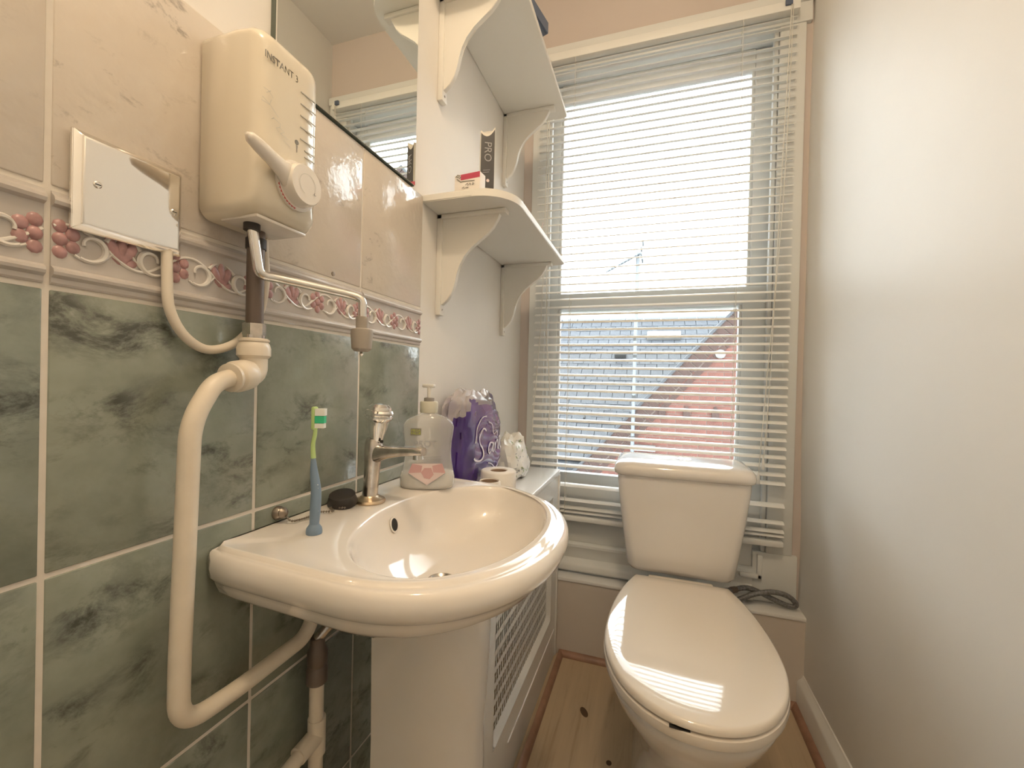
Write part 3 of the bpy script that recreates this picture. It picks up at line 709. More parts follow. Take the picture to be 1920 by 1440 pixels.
bm = new(); lathe(bm, [(.0100, 0), (.0100, .0015), (.0082, .0019), (.0078, .0)], (0, 0, 0), (0, 0, 1), 20)
oc = Vector((bcx-.942*bax+.0004, BC+.004, ZD-.029-TL*.095)); q4 = frame(oc, (0, 1, 0), (-.24, 0, 1))
for v in bm.verts: v.co = q4@Vector((v.co.x, v.co.y*1.25, v.co.z))
obj('overflow_rim', bm, 'ceramic', bs)
bm = new(); lathe(bm, [(.0080, .0016), (.0079, .0018)], (0, 0, 0), (0, 0, 1), 20)
for v in bm.verts: v.co = q4@Vector((v.co.x, v.co.y*1.25, v.co.z))
obj('overflow_hole', bm, 'dark_hole', bs, smooth=False)
# pedestal
def pring(z, w, xf, xb=.108):
    w *= .845; xf += .016; BC = .380
    pts = []; e = 2/2.4
    for i in range(25):
        t = -pi/2+pi*i/24; pts.append(Vector((.14+(xf-.14)*abs(math.cos(t))**e, BC+w*math.copysign(abs(math.sin(t))**e, math.sin(t)), z)))
    pts.append(Vector((.105, BC+w, z))); pts.append(Vector((.100, BC+w-.010, z))); pts.append(Vector((xb, BC+w-.010, z)))
    pts.append(Vector((xb, BC-w+.010, z))); pts.append(Vector((.100, BC-w+.010, z))); pts.append(Vector((.105, BC-w, z)))
    return pts
bm = new(); loft(bm, [pring(FL, .098, .262), pring(FL+.02, .098, .262), pring(FL+.06, .092, .252), pring(FL+.2, .085, .236), pring(-.60, .083, .232), pring(-.50, .086, .238), pring(-.42, .088, .240), pring(-.384, .088, .238)])
obj('pedestal', bm, 'ceramic_white', bs, ang=40)

# tap
def deck(x): return ZD-TL*x
tx, ty = .048, .372; tz = deck(tx)
tp = thing('basin_tap', 'worn chrome pillar tap with a round knob head at the back of the basin', 'tap', (tx, ty, tz))
bm = new(); lathe(bm, [(.0245, 0), (.0250, .002), (.0235, .005), (.016, .008), (.0135, .011)], (tx, ty, tz), (0, 0, 1), 32); obj('base_flange', bm, 'brass_dull', tp)
bm = new(); lathe(bm, [(.0125, .006), (.0120, .03), (.0125, .055), (.0138, .072), (.0145, .085), (.0140, .098), (.012, .104)], (tx, ty, tz), (.06, 0, 1), 28); obj('pillar', bm, 'chrome_worn', tp, ang=60)
bm = new(); rings = []
for t, w, h, zc in ((-.002, .012, .016, .078), (.012, .0125, .0145, .080), (.03, .0115, .0105, .0835), (.055, .0105, .008, .0865), (.078, .010, .0072, .0885), (.088, .010, .0070, .0885), (.0935, .0092, .0062, .0882)):
    rings.append([Vector((tx+.004+t, ty+w*math.copysign(abs(math.cos(a))**.7, math.cos(a)), tz+zc+h*math.copysign(abs(math.sin(a))**.7, math.sin(a)))) for a in [2*pi*i/24 for i in range(24)]])
loft(bm, rings); obj('spout', bm, 'chrome_worn', tp, ang=50)
bm = new(); lathe(bm, [(.0078, 0), (.0082, -.008), (.007, -.0085)], (tx+.088, ty, tz+.084), (0, 0, 1), 20); obj('aerator', bm, 'chrome', tp)
hd = Vector((.10, 0, 1)).normalized(); hc = Vector((tx+.010, ty, tz+.098))
bm = new(); lathe(bm, [(.009, 0), (.0112, .008), (.0150, .022), (.0172, .034), (.0205, .037), (.0220, .040), (.0218, .0425), (.0203, .0435), (.0225, .0455), (.0230, .049), (.0212, .0525), (.0192, .0535), (.0180, .058), (.0125, .0625), (.0, .0638)], hc, hd, 40); obj('handle_head', bm, 'chrome', tp, ang=30)
bm = new(); lathe(bm, [(.0026, 0), (.0026, .003)], hc+Vector((.012, -.004, .002)), (.9, -.4, .1), 12); obj('grub_screw', bm, 'dark_hole', tp)

# plug on chain
pg = thing('plug_and_chain', 'black rubber plug and tarnished bead chain lying behind the tap', 'plug chain', (.022, .33, deck(.02)))
bm = new(); lathe(bm, [(.0215, 0), (.0225, .003), (.019, .016), (.017, .017), (.0, .017)], (.0255, .335, deck(.02)+.003), (.10, -.25, 1), 28); obj('plug', bm, 'black_rubber', pg)
bm = new(); lathe(bm, [(.0095, 0), (.0090, .004), (.006, .008), (.0075, .011), (.0035, .016), (.0, .017)], (.0, .236, deck(0)+.013), (1, 0, .1), 16); obj('wall_stud', bm, 'chain_metal', pg)
pts = smooth_path([(.016, .236, deck(.02)+.011), (.022, .240, deck(.02)+.004), (.027, .262, deck(.02)+.003), (.024, .285, deck(.02)+.003), (.038, .300, deck(.03)+.003), (.022, .312, deck(.03)+.003), (.044, .318, deck(.04)+.004), (.020, .322, deck(.03)+.006), (.044, .336, deck(.04)+.004), (.030, .345, deck(.03)+.012)], 14)
bead = new(); last = None
for p in pts:
    if last is None or (p-last).length > .0031:
        lathe(bead, [(.0005, -.0016), (.0016, -.0008), (.0016, .0008), (.0005, .0016)], p, (0, 0, 1), 6); last = p
tube(bead, pts, .00045, 4); obj('bead_chain', bead, 'chain_metal', pg)

# toothbrush
tbx, tby = .071, .2275; tbz = deck(tbx)
tbr = thing('toothbrush', 'blue and green toothbrush standing on its suction foot on the basin edge', 'toothbrush', (tbx, tby, tbz))
bm = new(); lathe(bm, [(.0098, 0), (.0100, .003), (.0092, .0075), (.0068, .011), (.0056, .013)], (tbx, tby, tbz), (0, 0, 1), 24); obj('suction_foot', bm, 'brush_blue', tbr)
bm = new(); tube(bm, smooth_path([(tbx, tby, tbz+.010), (tbx+.0012, tby, tbz+.03), (tbx+.001, tby+.001, tbz+.055), (tbx-.002, tby, tbz+.08), (tbx-.0035, tby, tbz+.098)]), lambda u: .0056+.0014*math.sin(pi*u*1.1)-.0028*u*u, 14); hnd = obj('handle', bm, 'brush_blue', tbr, ang=60)
bm = new()
for k in range(9): lathe(bm, [(.0002, -.0010), (.0013, 0), (.0002, .0010)], (tbx+.0066-.0016*(k/8)**2, tby-.001, tbz+.030+.0042*k), (1, 0, 0), 6)
obj('grip_dots', bm, 'bristle_white', hnd)
bm = new(); tube(bm, smooth_path([(tbx-.0035, tby, tbz+.097), (tbx-.0045, tby, tbz+.115), (tbx-.0015, tby, tbz+.130), (tbx-.0020, tby, tbz+.150), (tbx-.0022, tby, tbz+.163)]), lambda u: .0032-.0007*math.sin(pi*u), 12); obj('neck', bm, 'brush_green', tbr, ang=60)
bd = Vector((.92, .38, 0)).normalized(); bs2 = Vector((-.38, .92, 0))
def tuft(z0, z1, l):
    bm = new(); o_ = Vector((tbx-.0022, tby, 0)); rings = []
    for t in (.001, .004, l):
        w = .0038+.0004*t/.01; rings.append([o_+bd*t+bs2*u*w+Vector((0, 0, z)) for u, z in ((-1, tbz+z0), (1, tbz+z0), (1, tbz+z1), (-1, tbz+z1))])
    loft(bm, rings); return bm
obj('bristles', tuft(.1365, .1425, .0125), 'bristle_white', tbr, smooth=False); obj('bristles', tuft(.1430, .1520, .0128), 'bristle_green', tbr, smooth=False); obj('bristles', tuft(.1525, .1615, .0135), 'bristle_white', tbr, smooth=False)
bm = B(tbx-.0055, tbx-.0003, tby-.0042, tby+.0042, tbz+.134, tbz+.164, .0018); obj('brush_head', bm, 'brush_green', tbr)

# soap bottle
sbx, sby = .083, .497; sbz = deck(sbx)-.0005
so = thing('soap_bottle', 'clear hand soap pump bottle with pink diamond label, nearly used up', 'soap bottle', (sbx, sby, sbz))
bdir = Vector((.90, .43, 0)); bnrm = Vector((.43, -.90, 0))
def bring(z, w, d_, n=40):
    out = []
    for i in range(n):
        t = 2*pi*i/n; c, s = math.cos(t), math.sin(t); e = 2/2.6
        out.append(Vector((sbx, sby, sbz+z))+bdir*w*math.copysign(abs(c)**e, c)+bnrm*d_*math.copysign(abs(s)**e, s))
    return out
BP = [(.0, .040, .020), (.002, .0475, .0245), (.008, .0505, .027), (.022, .0508, .027), (.036, .0475, .0265), (.052, .0445, .026), (.070, .0432, .0255), (.088, .0440, .0255), (.104, .0468, .0255), (.116, .0475, .025), (.124, .0445, .0235), (.131, .036, .021), (.136, .025, .0175), (.139, .0165, .0150), (.142, .0145, .0140)]
bm = new(); loft(bm, [bring(*p) for p in BP]); obj('bottle_body', bm, 'bottle_clear', so, ang=60)
bm = new(); loft(bm, [bring(z, w-.0012, d_-.0012) for z, w, d_ in [(.0012, .039, .019)]+BP[1:4]+[(.030, .0492, .0268)]]); obj('liquid', bm, 'soap_milk', so, ang=60)
bm = new(); lathe(bm, [(.0165, 0), (.0168, .002), (.0168, .018), (.0155, .0205), (.0085, .021)], (sbx, sby, sbz+.1415), (0, 0, 1), 28); cap = obj('cap', bm, 'cap_cream', so)
bm = new(); lathe(bm, [(.0095, 0), (.0095, .0065), (.004, .0075)], (sbx, sby, sbz+.1622), (0, 0, 1), 24); obj('lock_ring', bm, 'cap_grey', cap)
bm = new(); lathe(bm, [(.0040, 0), (.0048, .022), (.0045, .023)], (sbx, sby, sbz+.169), (0, 0, 1), 16); box(bm, sbx-.0135, sbx+.011, sby-.005, sby+.005, sbz+.188, sbz+.1945, .002); obj('pump_head', bm, 'pump_white', cap)
bm = new(); tube(bm, [(sbx, sby, sbz+.14), (sbx+.004, sby, sbz+.012)], .0022, 8); obj('dip_tube', bm, 'pump_white', so)
def lab(z, off=.0004, u=0): # point on the label face
    for (z0, w0, d0), (z1, w1, d1) in zip(BP[:-1], BP[1:]):
        if z0 <= z <= z1: d_ = d0+(d1-d0)*(z-z0)/(z1-z0); break
    return Vector((sbx, sby, sbz+z))+bdir*u+bnrm*(d_+off)
Zu = (0, 0, 1)
text('lettering', 'MEGA', .0062, 'label_lime', lab(.1100, .0006, -.021), bdir, Zu, so); text('lettering', 'VALUE', .0062, 'label_lime', lab(.1048, .0006, -.021), bdir, Zu, so)
bm = new(); strokes(bm, [[(-.0095, 0), (.0095, 0)]], .0128, frame(lab(.1074, .0003, -.021), bdir, Zu)); obj('label_patch', bm, 'print_grey', so)
text('lettering', 'PROT', .0165, 'label_grey', lab(.0850, .0006, -.004), bdir, Zu, so); text('lettering', 'C', .0165, 'label_grey', lab(.0718, .0006, -.001), bdir, Zu, so)
bm = new(); strokes(bm, [[(-.0045, 0), (.0045, 0)], [(0, -.0045), (0, .0045)]], .0028, frame(lab(.0718, .0006, -.0145), bdir, Zu)); obj('cross_mark', bm, 'label_navy', so)
bm = new()
for k, (l, zz) in enumerate(((.020, .0625), (.022, .0585), (.018, .0550))): strokes(bm, [[(-l, 0), (l, 0)]], .0009, frame(lab(zz, .0006, .006), bdir, Zu))
obj('fine_print', bm, 'label_grey', so)
bm = new(); fz = [(-.033, .033), (-.026, .050), (.028, .050), (.034, .033), (.001, .010)]
def labp(u, z, off=.0008): return lab(z, off, u)
for A_ in (((-.033, .033), (-.026, .050), (-.008, .046), (-.010, .034)), ((.034, .033), (.028, .050), (.010, .046), (.012, .034)), ((-.010, .034), (-.004, .042), (.008, .042), (.013, .030), (.006, .022), (-.004, .024))):
    bm.faces.new([bm.verts.new(labp(u, z, .0012)) for u, z in A_])
obj('rose_print', bm, 'label_rose', so, smooth=False)
bm = new(); cen = bm.verts.new(labp(.001, .034, .0012)); vs = [bm.verts.new(labp(u, z, .0007)) for u, z in fz]
for i in range(5): bm.faces.new((cen, vs[i], vs[(i+1) % 5]))
obj('diamond_label', bm, 'label_pale', so, smooth=False)
bm = new(); m4 = frame(lab(.030, .0012, 0), bdir, Zu)
for seg in (((-.033, .002), (.001, -.020)), ((.034, .002), (.001, -.020)), ((-.018, .022), (.020, .022))): strokes(bm, [list(seg)], .0012, m4)
obj('label_outline', bm, 'label_grey', so)

# ================================================================ RADIATOR COVER
CT = -.376
rc = thing('radiator_cover', 'white radiator cabinet with pierced grille beside the basin pedestal', 'radiator cover', (.09, .92, FL))
cy0, cy1, cx = .566, YBOX, .190-.0145
obj('top_board', B(XL, cx+.004, cy0-.004, cy1, CT-.018, CT, .003), 'gloss_white', rc)
oy0, oy1, oz0, oz1 = .640, 1.178, -.868, -.455
bm = new()
for (a_, b_, c_, d_) in ((cy0, oy0, FL, CT-.018), (oy1, cy1, FL, CT-.018), (oy0, oy1, FL, oz0), (oy0, oy1, oz1, CT-.018)):
    box(bm, cx-.018, cx, a_, b_, c_, d_)
bmesh.ops.remove_doubles(bm, verts=bm.verts, dist=1e-6); obj('front_frame', bm, 'gloss_white', rc, smooth=False)
bm = new(); r = [[Vector((x, y, z)) for y, z in rrect(oy0+i, oy1-i, oz0+i, oz1-i, max(.022-i*.5, .004), 5)] for x, i in ((cx+.0002, -.001), (cx-.003, .003), (cx-.008, .010), (cx-.013, .014))]
loft(bm, r, False, False); obj('grille_bevel', bm, 'gloss_white', rc, ang=50)
obj('side_panel', B(XL, cx-.018, cy0, cy0+.016, FL, CT-.018), 'gloss_white', rc, smooth=False)
bm = B(cx-.0005, cx+.003, oy0+.10, cy1-.03, -.930, -.926, .001); obj('bead_line', bm, 'gloss_white', rc)
bm = B(cx-.001, cx+.005, cy0-.003, cy0+.012, FL, CT-.018, .002); obj('edge_bead', bm, 'gloss_white', rc)
bm = B(cx-.003, cx+.005, cy1-.012, cy1-.0005, FL, CT-.018, .002); obj('edge_bead', bm, 'gloss_white', rc)
# pierced grille: rows of hourglass holes
bm = new(); cw, ch = .027, .034; gy0, gz0 = oy0+.004, oz0+.004; ncol, nrow = int((oy1-oy0-.008)/cw), int((oz1-oz0-.008)/ch)
cw = (oy1-oy0-.008)/ncol; ch = (oz1-oz0-.008)/nrow
h = [(-.44, .30), (-.08, .33), (-.04, .07), (-.15, .0), (-.04, -.07), (-.08, -.33), (-.44, -.30), (-.34, 0)]
h2 = [(-u, v) for u, v in h][::-1]
cell = [(-.5, -.5), (0, -.5), (.5, -.5), (.5, .5), (0, .5), (-.5, .5)]
def tess(polys):
    flat = [p for q_ in polys for p in q_]; t = tessellate_polygon([[Vector((u, v, 0)) for u, v in q_] for q_ in polys]); return flat, t
flat, tris = tess([[(-.5, -.5), (.5, -.5), (.5, .5), (-.5, .5)], h, h2])
for i in range(ncol):
    for j in range(nrow):
        cyy, czz = gy0+(i+.5)*cw, gz0+(j+.5)*ch
        vs = [bm.verts.new((cx-.012, cyy+u*cw, czz+v*ch)) for u, v in flat]
        for t in tris:
            try: bm.faces.new([vs[k] for k in t])
            except ValueError: pass
bmesh.ops.remove_doubles(bm, verts=bm.verts, dist=1e-6)
ext = bmesh.ops.extrude_face_region(bm, geom=list(bm.faces)); bmesh.ops.translate(bm, vec=(-.0006, 0, 0), verts=[v for v in ext['geom'] if isinstance(v, bmesh.types.BMVert)])
obj('grille', bm, 'gloss_white', rc, smooth=False)

# ---- things on the radiator cover
bg = thing('toilet_roll_pack', 'purple and clear plastic wrapper of a toilet roll multipack by the wall', 'toilet roll pack', (.04, .80, CT))
from mathutils.bvhtree import BVHTree
def blob(c, hx_, hy_, hz_, e, amp, seed, nu=56, nv=40):
    V, Fc = [], []
    for j in range(nv+1):
        ph = -pi/2+pi*j/nv
        for i in range(nu):
            t = 2*pi*i/nu
            f = lambda v: math.copysign(abs(v)**e, v)
            x, y, z = f(math.cos(ph))*f(math.cos(t)), f(math.cos(ph))*f(math.sin(t)), f(math.sin(ph))
            k = 1+amp*noise.noise(Vector((x*2.1+seed, y*2.4, z*2.2)))+amp*.55*noise.noise(Vector((x*5+seed, y*6, z*5)))+amp*.3*abs(noise.noise(Vector((x*11, y*12+seed, z*9))))
            if z > .3: k *= 1-.10*(z-.3)*(1+.6*math.sin(3*y+1))
            V.append(Vector((max(c[0]+x*hx_*k, XL+.002), c[1]+y*hy_*k, max(c[2]+z*hz_*k, CT+.001))))
    for j in range(nv):
        for i in range(nu): Fc.append((j*nu+i, j*nu+(i+1) % nu, (j+1)*nu+(i+1) % nu, (j+1)*nu+i))
    return V, Fc
V, Fc = blob((.038, .812, -.236), .040, .150, .148, .62, .13, 4.0)
pur, clr = new(), new()
for b_, test in ((pur, True), (clr, False)):
    mp_ = {}
    for f in Fc:
        c = sum((V[i] for i in f), Vector())/4
        lim = -.150+.035*noise.noise(Vector((c.y*9, c.z*9, 1)))+(-.02 if c.y < .72 else .012)+(.07 if .90 < c.y+(c.z+.15)*.2 else 0)
        if (c.z < lim) == test:
            vs = []
            for i in f:
                if i not in mp_: mp_[i] = b_.verts.new(V[i])
                vs.append(mp_[i])
            if len({v for v in vs}) == 4:
                try: b_.faces.new(vs)
                except ValueError: pass
for b_ in (pur, clr): bmesh.ops.remove_doubles(b_, verts=b_.verts, dist=1e-6)
obj('printed_wrapper', pur, 'film_purple', bg, ang=34); obj('clear_wrapper', clr, 'film_clear', bg, ang=30)
for (rx_, ry_) in ((.040, .745), (.040, .86)):
    bm = new(); lathe(bm, [(.016, .0), (.034, .002), (.035, .085), (.035, .18), (.030, .186), (.016, .186)], (rx_-.004, ry_, CT+.012), (0, 0, 1), 24); obj('inner_roll', bm, 'paper', bg)
bvh = BVHTree.FromPolygons(V, Fc)
def on_bag(y, z, off=.0022):
    # the print sits on the room side of the pack, between its front corner and the window end
    o_ = Vector((.3, y-.16, z)); hit = bvh.ray_cast(o_, Vector((-.78, .62, 0)).normalized())
    if hit[0] is None: return None
    return hit[0]+hit[1].normalized()*off if hit[1].x > -.2 else hit[0]-hit[1].normalized()*off
def bag_ink(name, lines, w, m):
    bm = new()
    for ln in lines:
        P2 = smooth_path([(0, y, z) for y, z in ln], 5); prev = None
        for i, p in enumerate(P2):
            t = (P2[min(i+1, len(P2)-1)]-P2[max(i-1, 0)]).normalized(); n_ = Vector((0, -t.z, t.y))*w/2
            a_, b_ = on_bag(p.y+n_.y*1.6, p.z+n_.z), on_bag(p.y-n_.y*1.6, p.z-n_.z)
            if a_ is None or b_ is None: prev = None; continue
            cur_ = (bm.verts.new(a_), bm.verts.new(b_))
            if prev: bm.faces.new((prev[0], prev[1], cur_[1], cur_[0]))
            prev = cur_
    if len(bm.faces): obj(name, bm, m, bg, smooth=False)
    else: bm.free()
def L(ox, oz, s, pts): return [(ox+u*s*1.5, oz+v*s) for u, v in pts]
oz_ = -.262; S = .036
bag_ink('lettering', [
    L(.735, oz_, S, [(.95, 1.75), (.55, 1.95), (.15, 1.5), (.2, 1.0), (.55, .55), (.6, .05), (.2, -.2), (-.35, -.05), (-.5, .12)]),
    L(.800, oz_, S, [(.55, .75), (.2, .8), (.0, .35), (.15, .05), (.45, .3), (.6, .75), (.55, .2), (.7, .05)]),
    L(.848, oz_, S, [(.0, .75), (.05, .1), (.1, .5), (.35, .85), (.5, .6), (.5, .1)]),
    L(.884, oz_, S, [(.25, 1.45), (.2, .7), (.2, .2), (.4, .12)]), L(.876, oz_, S, [(.05, 1.0), (.65, 1.15)]),
    L(.908, oz_, S, [(.05, .85), (.1, .3), (.3, .2), (.5, .45), (.6, .95), (.6, .3), (.8, .25)])], .0042, 'print_white')
for stroke_ in [[(.80, oz_-.022), (.83, oz_-.030), (.86, oz_-.044), (.885, oz_-.030), (.91, oz_-.022), (.95, oz_-.016)], [(.80, oz_+.085), (.825, oz_+.075), (.835, oz_+.05), (.86, oz_+.055), (.87, oz_+.04)], [(.91, oz_+.065), (.945, oz_+.068)], [(.715, oz_+.04), (.725, oz_+.075), (.755, oz_+.098), (.785, oz_+.10)]]: bag_ink('outline_stroke', [stroke_], .0024, 'print_white')
# toilet rolls
def roll(x, y, r, hh, label, parts=True):
    t = thing('toilet_roll', label, 'toilet roll', (x, y, CT), 'loose toilet rolls')
    bm = new(); prof = [(.0215, 0), (r-.002, 0), (r, .002), (r, hh-.003), (r-.003, hh), (.0225, hh), (.0205, hh-.003), (.0205, .001)]
    V_ = loft(bm, [[Vector((x+p[0]*math.cos(2*pi*i/40), y+p[0]*math.sin(2*pi*i/40), CT+p[1])) for i in range(40)] for p in prof], False, False)
    for i in range(40): bm.faces.new((V_[-1][i], V_[-1][(i+1) % 40], V_[0][(i+1) % 40], V_[0][i]))
    obj('paper_roll', bm, 'paper', t, ang=50)
    bm = new(); n = 32; rr = [(.0203, .001), (.0203, hh-.002), (.0190, hh-.002), (.0190, .001)]
    loft(bm, [[Vector((x+p[0]*math.cos(2*pi*i/n), y+p[0]*math.sin(2*pi*i/n), CT+p[1])) for i in range(n)] for p in rr], False, False); obj('card_core', bm, 'cardboard', t, ang=50)
    return t
t1 = roll(.128, .765, .0435, .088, 'full white toilet roll standing upright beside the purple pack')
bm = new(); pts = [[Vector((.158+.022*u+.006*math.sin(5*v), .800+.035*u-.01*v, CT+.048*(1-u)*(.3+.7*(1-u))+.001)) for u in [i/8 for i in range(9)]] for v in (0, .35, .7, 1)]
bm.free()
roll(.139, .678, .0245, .082, 'almost finished toilet roll with bare brown core in front of the full one')
# leaf-print tissue packet
V2, F2 = blob((.062, 1.075, -.318), .046, .075, .060, .7, .22, 11.0, 36, 26)
for i_, v in enumerate(V2):
    up = max(0, (v.z+.33)/.07); v.x -= .022*up; v.z += .035*max(0, up)**1.5*(.5+.5*math.sin(v.y*40))
bm = new(); vs = [bm.verts.new(v) for v in V2]
for f in F2:
    try: bm.faces.new([vs[i] for i in f])
    except ValueError: pass
bmesh.ops.remove_doubles(bm, verts=bm.verts, dist=1e-6)
pk = thing('tissue_packet', 'crumpled white plastic packet printed with pale green leaves by the window', 'packet', (.06, 1.075, CT))
obj('wrapper', bm, 'pack_white', pk, ang=32)
bvh2 = BVHTree.FromPolygons(V2, F2); bm, bm2 = new(), new()
for k in range(46):
    y, z = random.uniform(1.01, 1.14), random.uniform(-.365, -.255); hit = bvh2.ray_cast(Vector((.3, y-.25, z)), Vector((-.64, .77, 0)).normalized())
    if hit[0] is None: continue
    nn = hit[1].normalized(); nn = nn if nn.x > 0 or nn.y < 0 else -nn
    a_ = nn.orthogonal().normalized(); a_.rotate(Matrix.Rotation(random.uniform(0, 6.3), 3, nn)); b_ = nn.cross(a_)
    l_, w_ = (random.uniform(.006, .010), .003) if k % 3 == 0 else (random.uniform(.003, .005), .0011)
    tgt = bm if k % 3 == 0 else bm2; o_ = hit[0]+nn*.0012
    tgt.faces.new([tgt.verts.new(o_+a_*l_*u+b_*w_*v) for u, v in ((-1, 0), (-.3, -1), (.5, -.8), (1, 0), (.5, .8), (-.3, 1))])
tag(obj('leaf_print', bm, 'leaf_green', pk, smooth=False), kind='stuff'); tag(obj('script_print', bm2, 'print_blue_grey', pk, smooth=False), kind='stuff')

# ================================================================ TOILET
TX = .567
to = thing('toilet', 'white close-coupled toilet with its lid down under the window', 'toilet', (TX, .85, FL))
def egg(half, yb, yf, bw, n=56, p=2.0):
    """seat outline: straight back at yb (half width bw), widest ~40% along, round front at yf"""
    pts = []; ym = yf+(yb-yf)*.44
    for i in range(n+1):
        t = pi*i/n; c, s = math.cos(t), math.sin(t)
        pts.append((TX+half*math.copysign(abs(c)**.95, c), ym-(ym-yf)*abs(s)**.97))
    m_ = 12
    left = [(TX-half+(half-bw)*(u**2.1), ym+(yb-ym)*u) for u in [i/m_ for i in range(1, m_+1)]]
    right = [(2*TX-x, y) for x, y in left[::-1]]
    return pts+left+right
def ering2(z, half, yb, yf, bw): return [Vector((x, y, z)) for x, y in egg(half, yb, yf, bw)]
def scale_ring(r, k, c, z): return [Vector((c[0]+(v.x-c[0])*k, c[1]+(v.y-c[1])*k, z)) for v in r]
ZS = -.608
lidr = ering2(0, .172, 1.045, .518, .120); cc_ = (TX, .77)
bm = new(); loft(bm, [scale_ring(lidr, .985, cc_, ZS-.014), scale_ring(lidr, 1.0, cc_, ZS-.011), scale_ring(lidr, 1.0, cc_, ZS-.006), scale_ring(lidr, .990, cc_, ZS-.001), scale_ring(lidr, .97, cc_, ZS+.0012), scale_ring(lidr, .85, cc_, ZS+.0030), scale_ring(lidr, .6, cc_, ZS+.0045), scale_ring(lidr, .3, cc_, ZS+.005), scale_ring(lidr, .02, cc_, ZS+.005)])
lid = obj('lid', bm, 'seat_plastic', to, ang=40)
bm = new(); loft(bm, [scale_ring(lidr, .97, cc_, ZS-.036), scale_ring(lidr, 1.0, cc_, ZS-.034), scale_ring(lidr, 1.008, cc_, ZS-.027), scale_ring(lidr, 1.004, cc_, ZS-.018), scale_ring(lidr, .985, cc_, ZS-.0155)])
seat = obj('seat', bm, 'seat_plastic', to, ang=40)
obj('grip_notch', B(TX-.046, TX-.014, .5200, .528, ZS-.0160, ZS-.0152), 'dark_hole', seat, smooth=False)
# hinge block
obj('hinge', B(TX-.085, TX+.085, 1.035, 1.068, ZS-.034, ZS-.004, .006), 'seat_plastic', to)
# pan: lofted from foot to rim
def panring(z, half, yb, yf, bw, e=0): return ering2(z, half, yb, yf, bw)
bm = new()
secs = [(FL, .112, 1.16, .60, .105), (FL+.012, .114, 1.16, .595, .106), (FL+.05, .106, 1.15, .61, .100), (FL+.12, .098, 1.14, .628, .095), (FL+.19, .100, 1.13, .630, .096), (FL+.24, .114, 1.12, .612, .104), (FL+.29, .138, 1.11, .580, .112), (FL+.33, .158, 1.105, .548, .120), (FL+.36, .168, 1.10, .530, .126), (ZS-.046, .171, 1.10, .524, .130), (ZS-.038, .169, 1.10, .527, .130), (ZS-.036, .160, 1.095, .536, .124)]
loft(bm, [panring(*s) for s in secs]); obj('pan', bm, 'ceramic_white', to, ang=60)
# cistern: tapered tank
def cring(z, hw_, y0, y1, r, n=7, bow=.004):
    pts = []
    for cx_, cy_, a0 in ((hw_-r, y1-r*.6, 0), (-hw_+r, y1-r*.6, pi/2), (-hw_+r, y0+r, pi), (hw_-r, y0+r, 1.5*pi)):
        for i in range(n+1):
            a_ = a0+pi/2*i/n; rr = r if cy_ < (y0+y1)/2 else r*.6
            pts.append(Vector((TX+cx_+r*math.cos(a_), cy_+rr*math.sin(a_), z)))
    return pts
bm = new(); loft(bm, [cring(-.617, .128, 1.095, 1.262, .03), cring(-.612, .138, 1.084, 1.266, .03), cring(-.600, .1455, 1.078, 1.268, .03), cring(-.55, .152, 1.074, 1.268, .028), cring(-.45, .166, 1.071, 1.269, .026), cring(-.36, .177, 1.070, 1.270, .024), cring(-.333, .178, 1.070, 1.270, .024)])
tank = obj('cistern', bm, 'ceramic_white', to, ang=50)
bm = new(); loft(bm, [cring(-.336, .180, 1.066, 1.272, .026), cring(-.332, .1865, 1.060, 1.276, .030), cring(-.322, .1885, 1.057, 1.277, .032), cring(-.310, .1870, 1.059, 1.276, .034), cring(-.301, .181, 1.066, 1.272, .036), cring(-.2965, .170, 1.078, 1.264, .038), cring(-.2945, .15, 1.10, 1.25, .036), cring(-.2938, .10, 1.14, 1.21, .02)])
cl = obj('cistern_lid', bm, 'ceramic_white', to, ang=60)
bm = new(); lathe(bm, [(.0215, 0), (.0215, .0015), (.0190, .0022), (.0175, .0012), (.010, .0004), (.0, .0002)], (TX+.010, 1.178, -.2942), (0, 0, 1), 32); obj('flush_button', bm, 'chrome', cl)
# braided hose
bm = new()
hp = smooth_path([(.700, 1.235, -.700), (.735, 1.262, -.704), (.768, 1.285, -.702), (.800, 1.296, -.708), (.850, 1.300, -.728), (.890, 1.301, -.742), (.910, 1.298, -.741), (.912, 1.296, -.728), (.890, 1.295, -.710), (.850, 1.291, -.704), (.800, 1.286, -.716), (.762, 1.280, -.735), (.730, 1.270, -.747)], 10)
tube(bm, hp, .0078, 14)
hs = thing('braided_hose', 'grey braided flexible hose looped on the ledge right of the cistern', 'hose', (.80, 1.29, ZLEDGE))
obj('hose', bm, 'hose_braid', hs, ang=60)
bm = new(); lathe(bm, [(.0095, 0), (.0095, .022), (.008, .024)], hp[8], hp[12]-hp[8], 6); obj('hose_nut', bm, 'pipe_bronze', hs, ang=20)

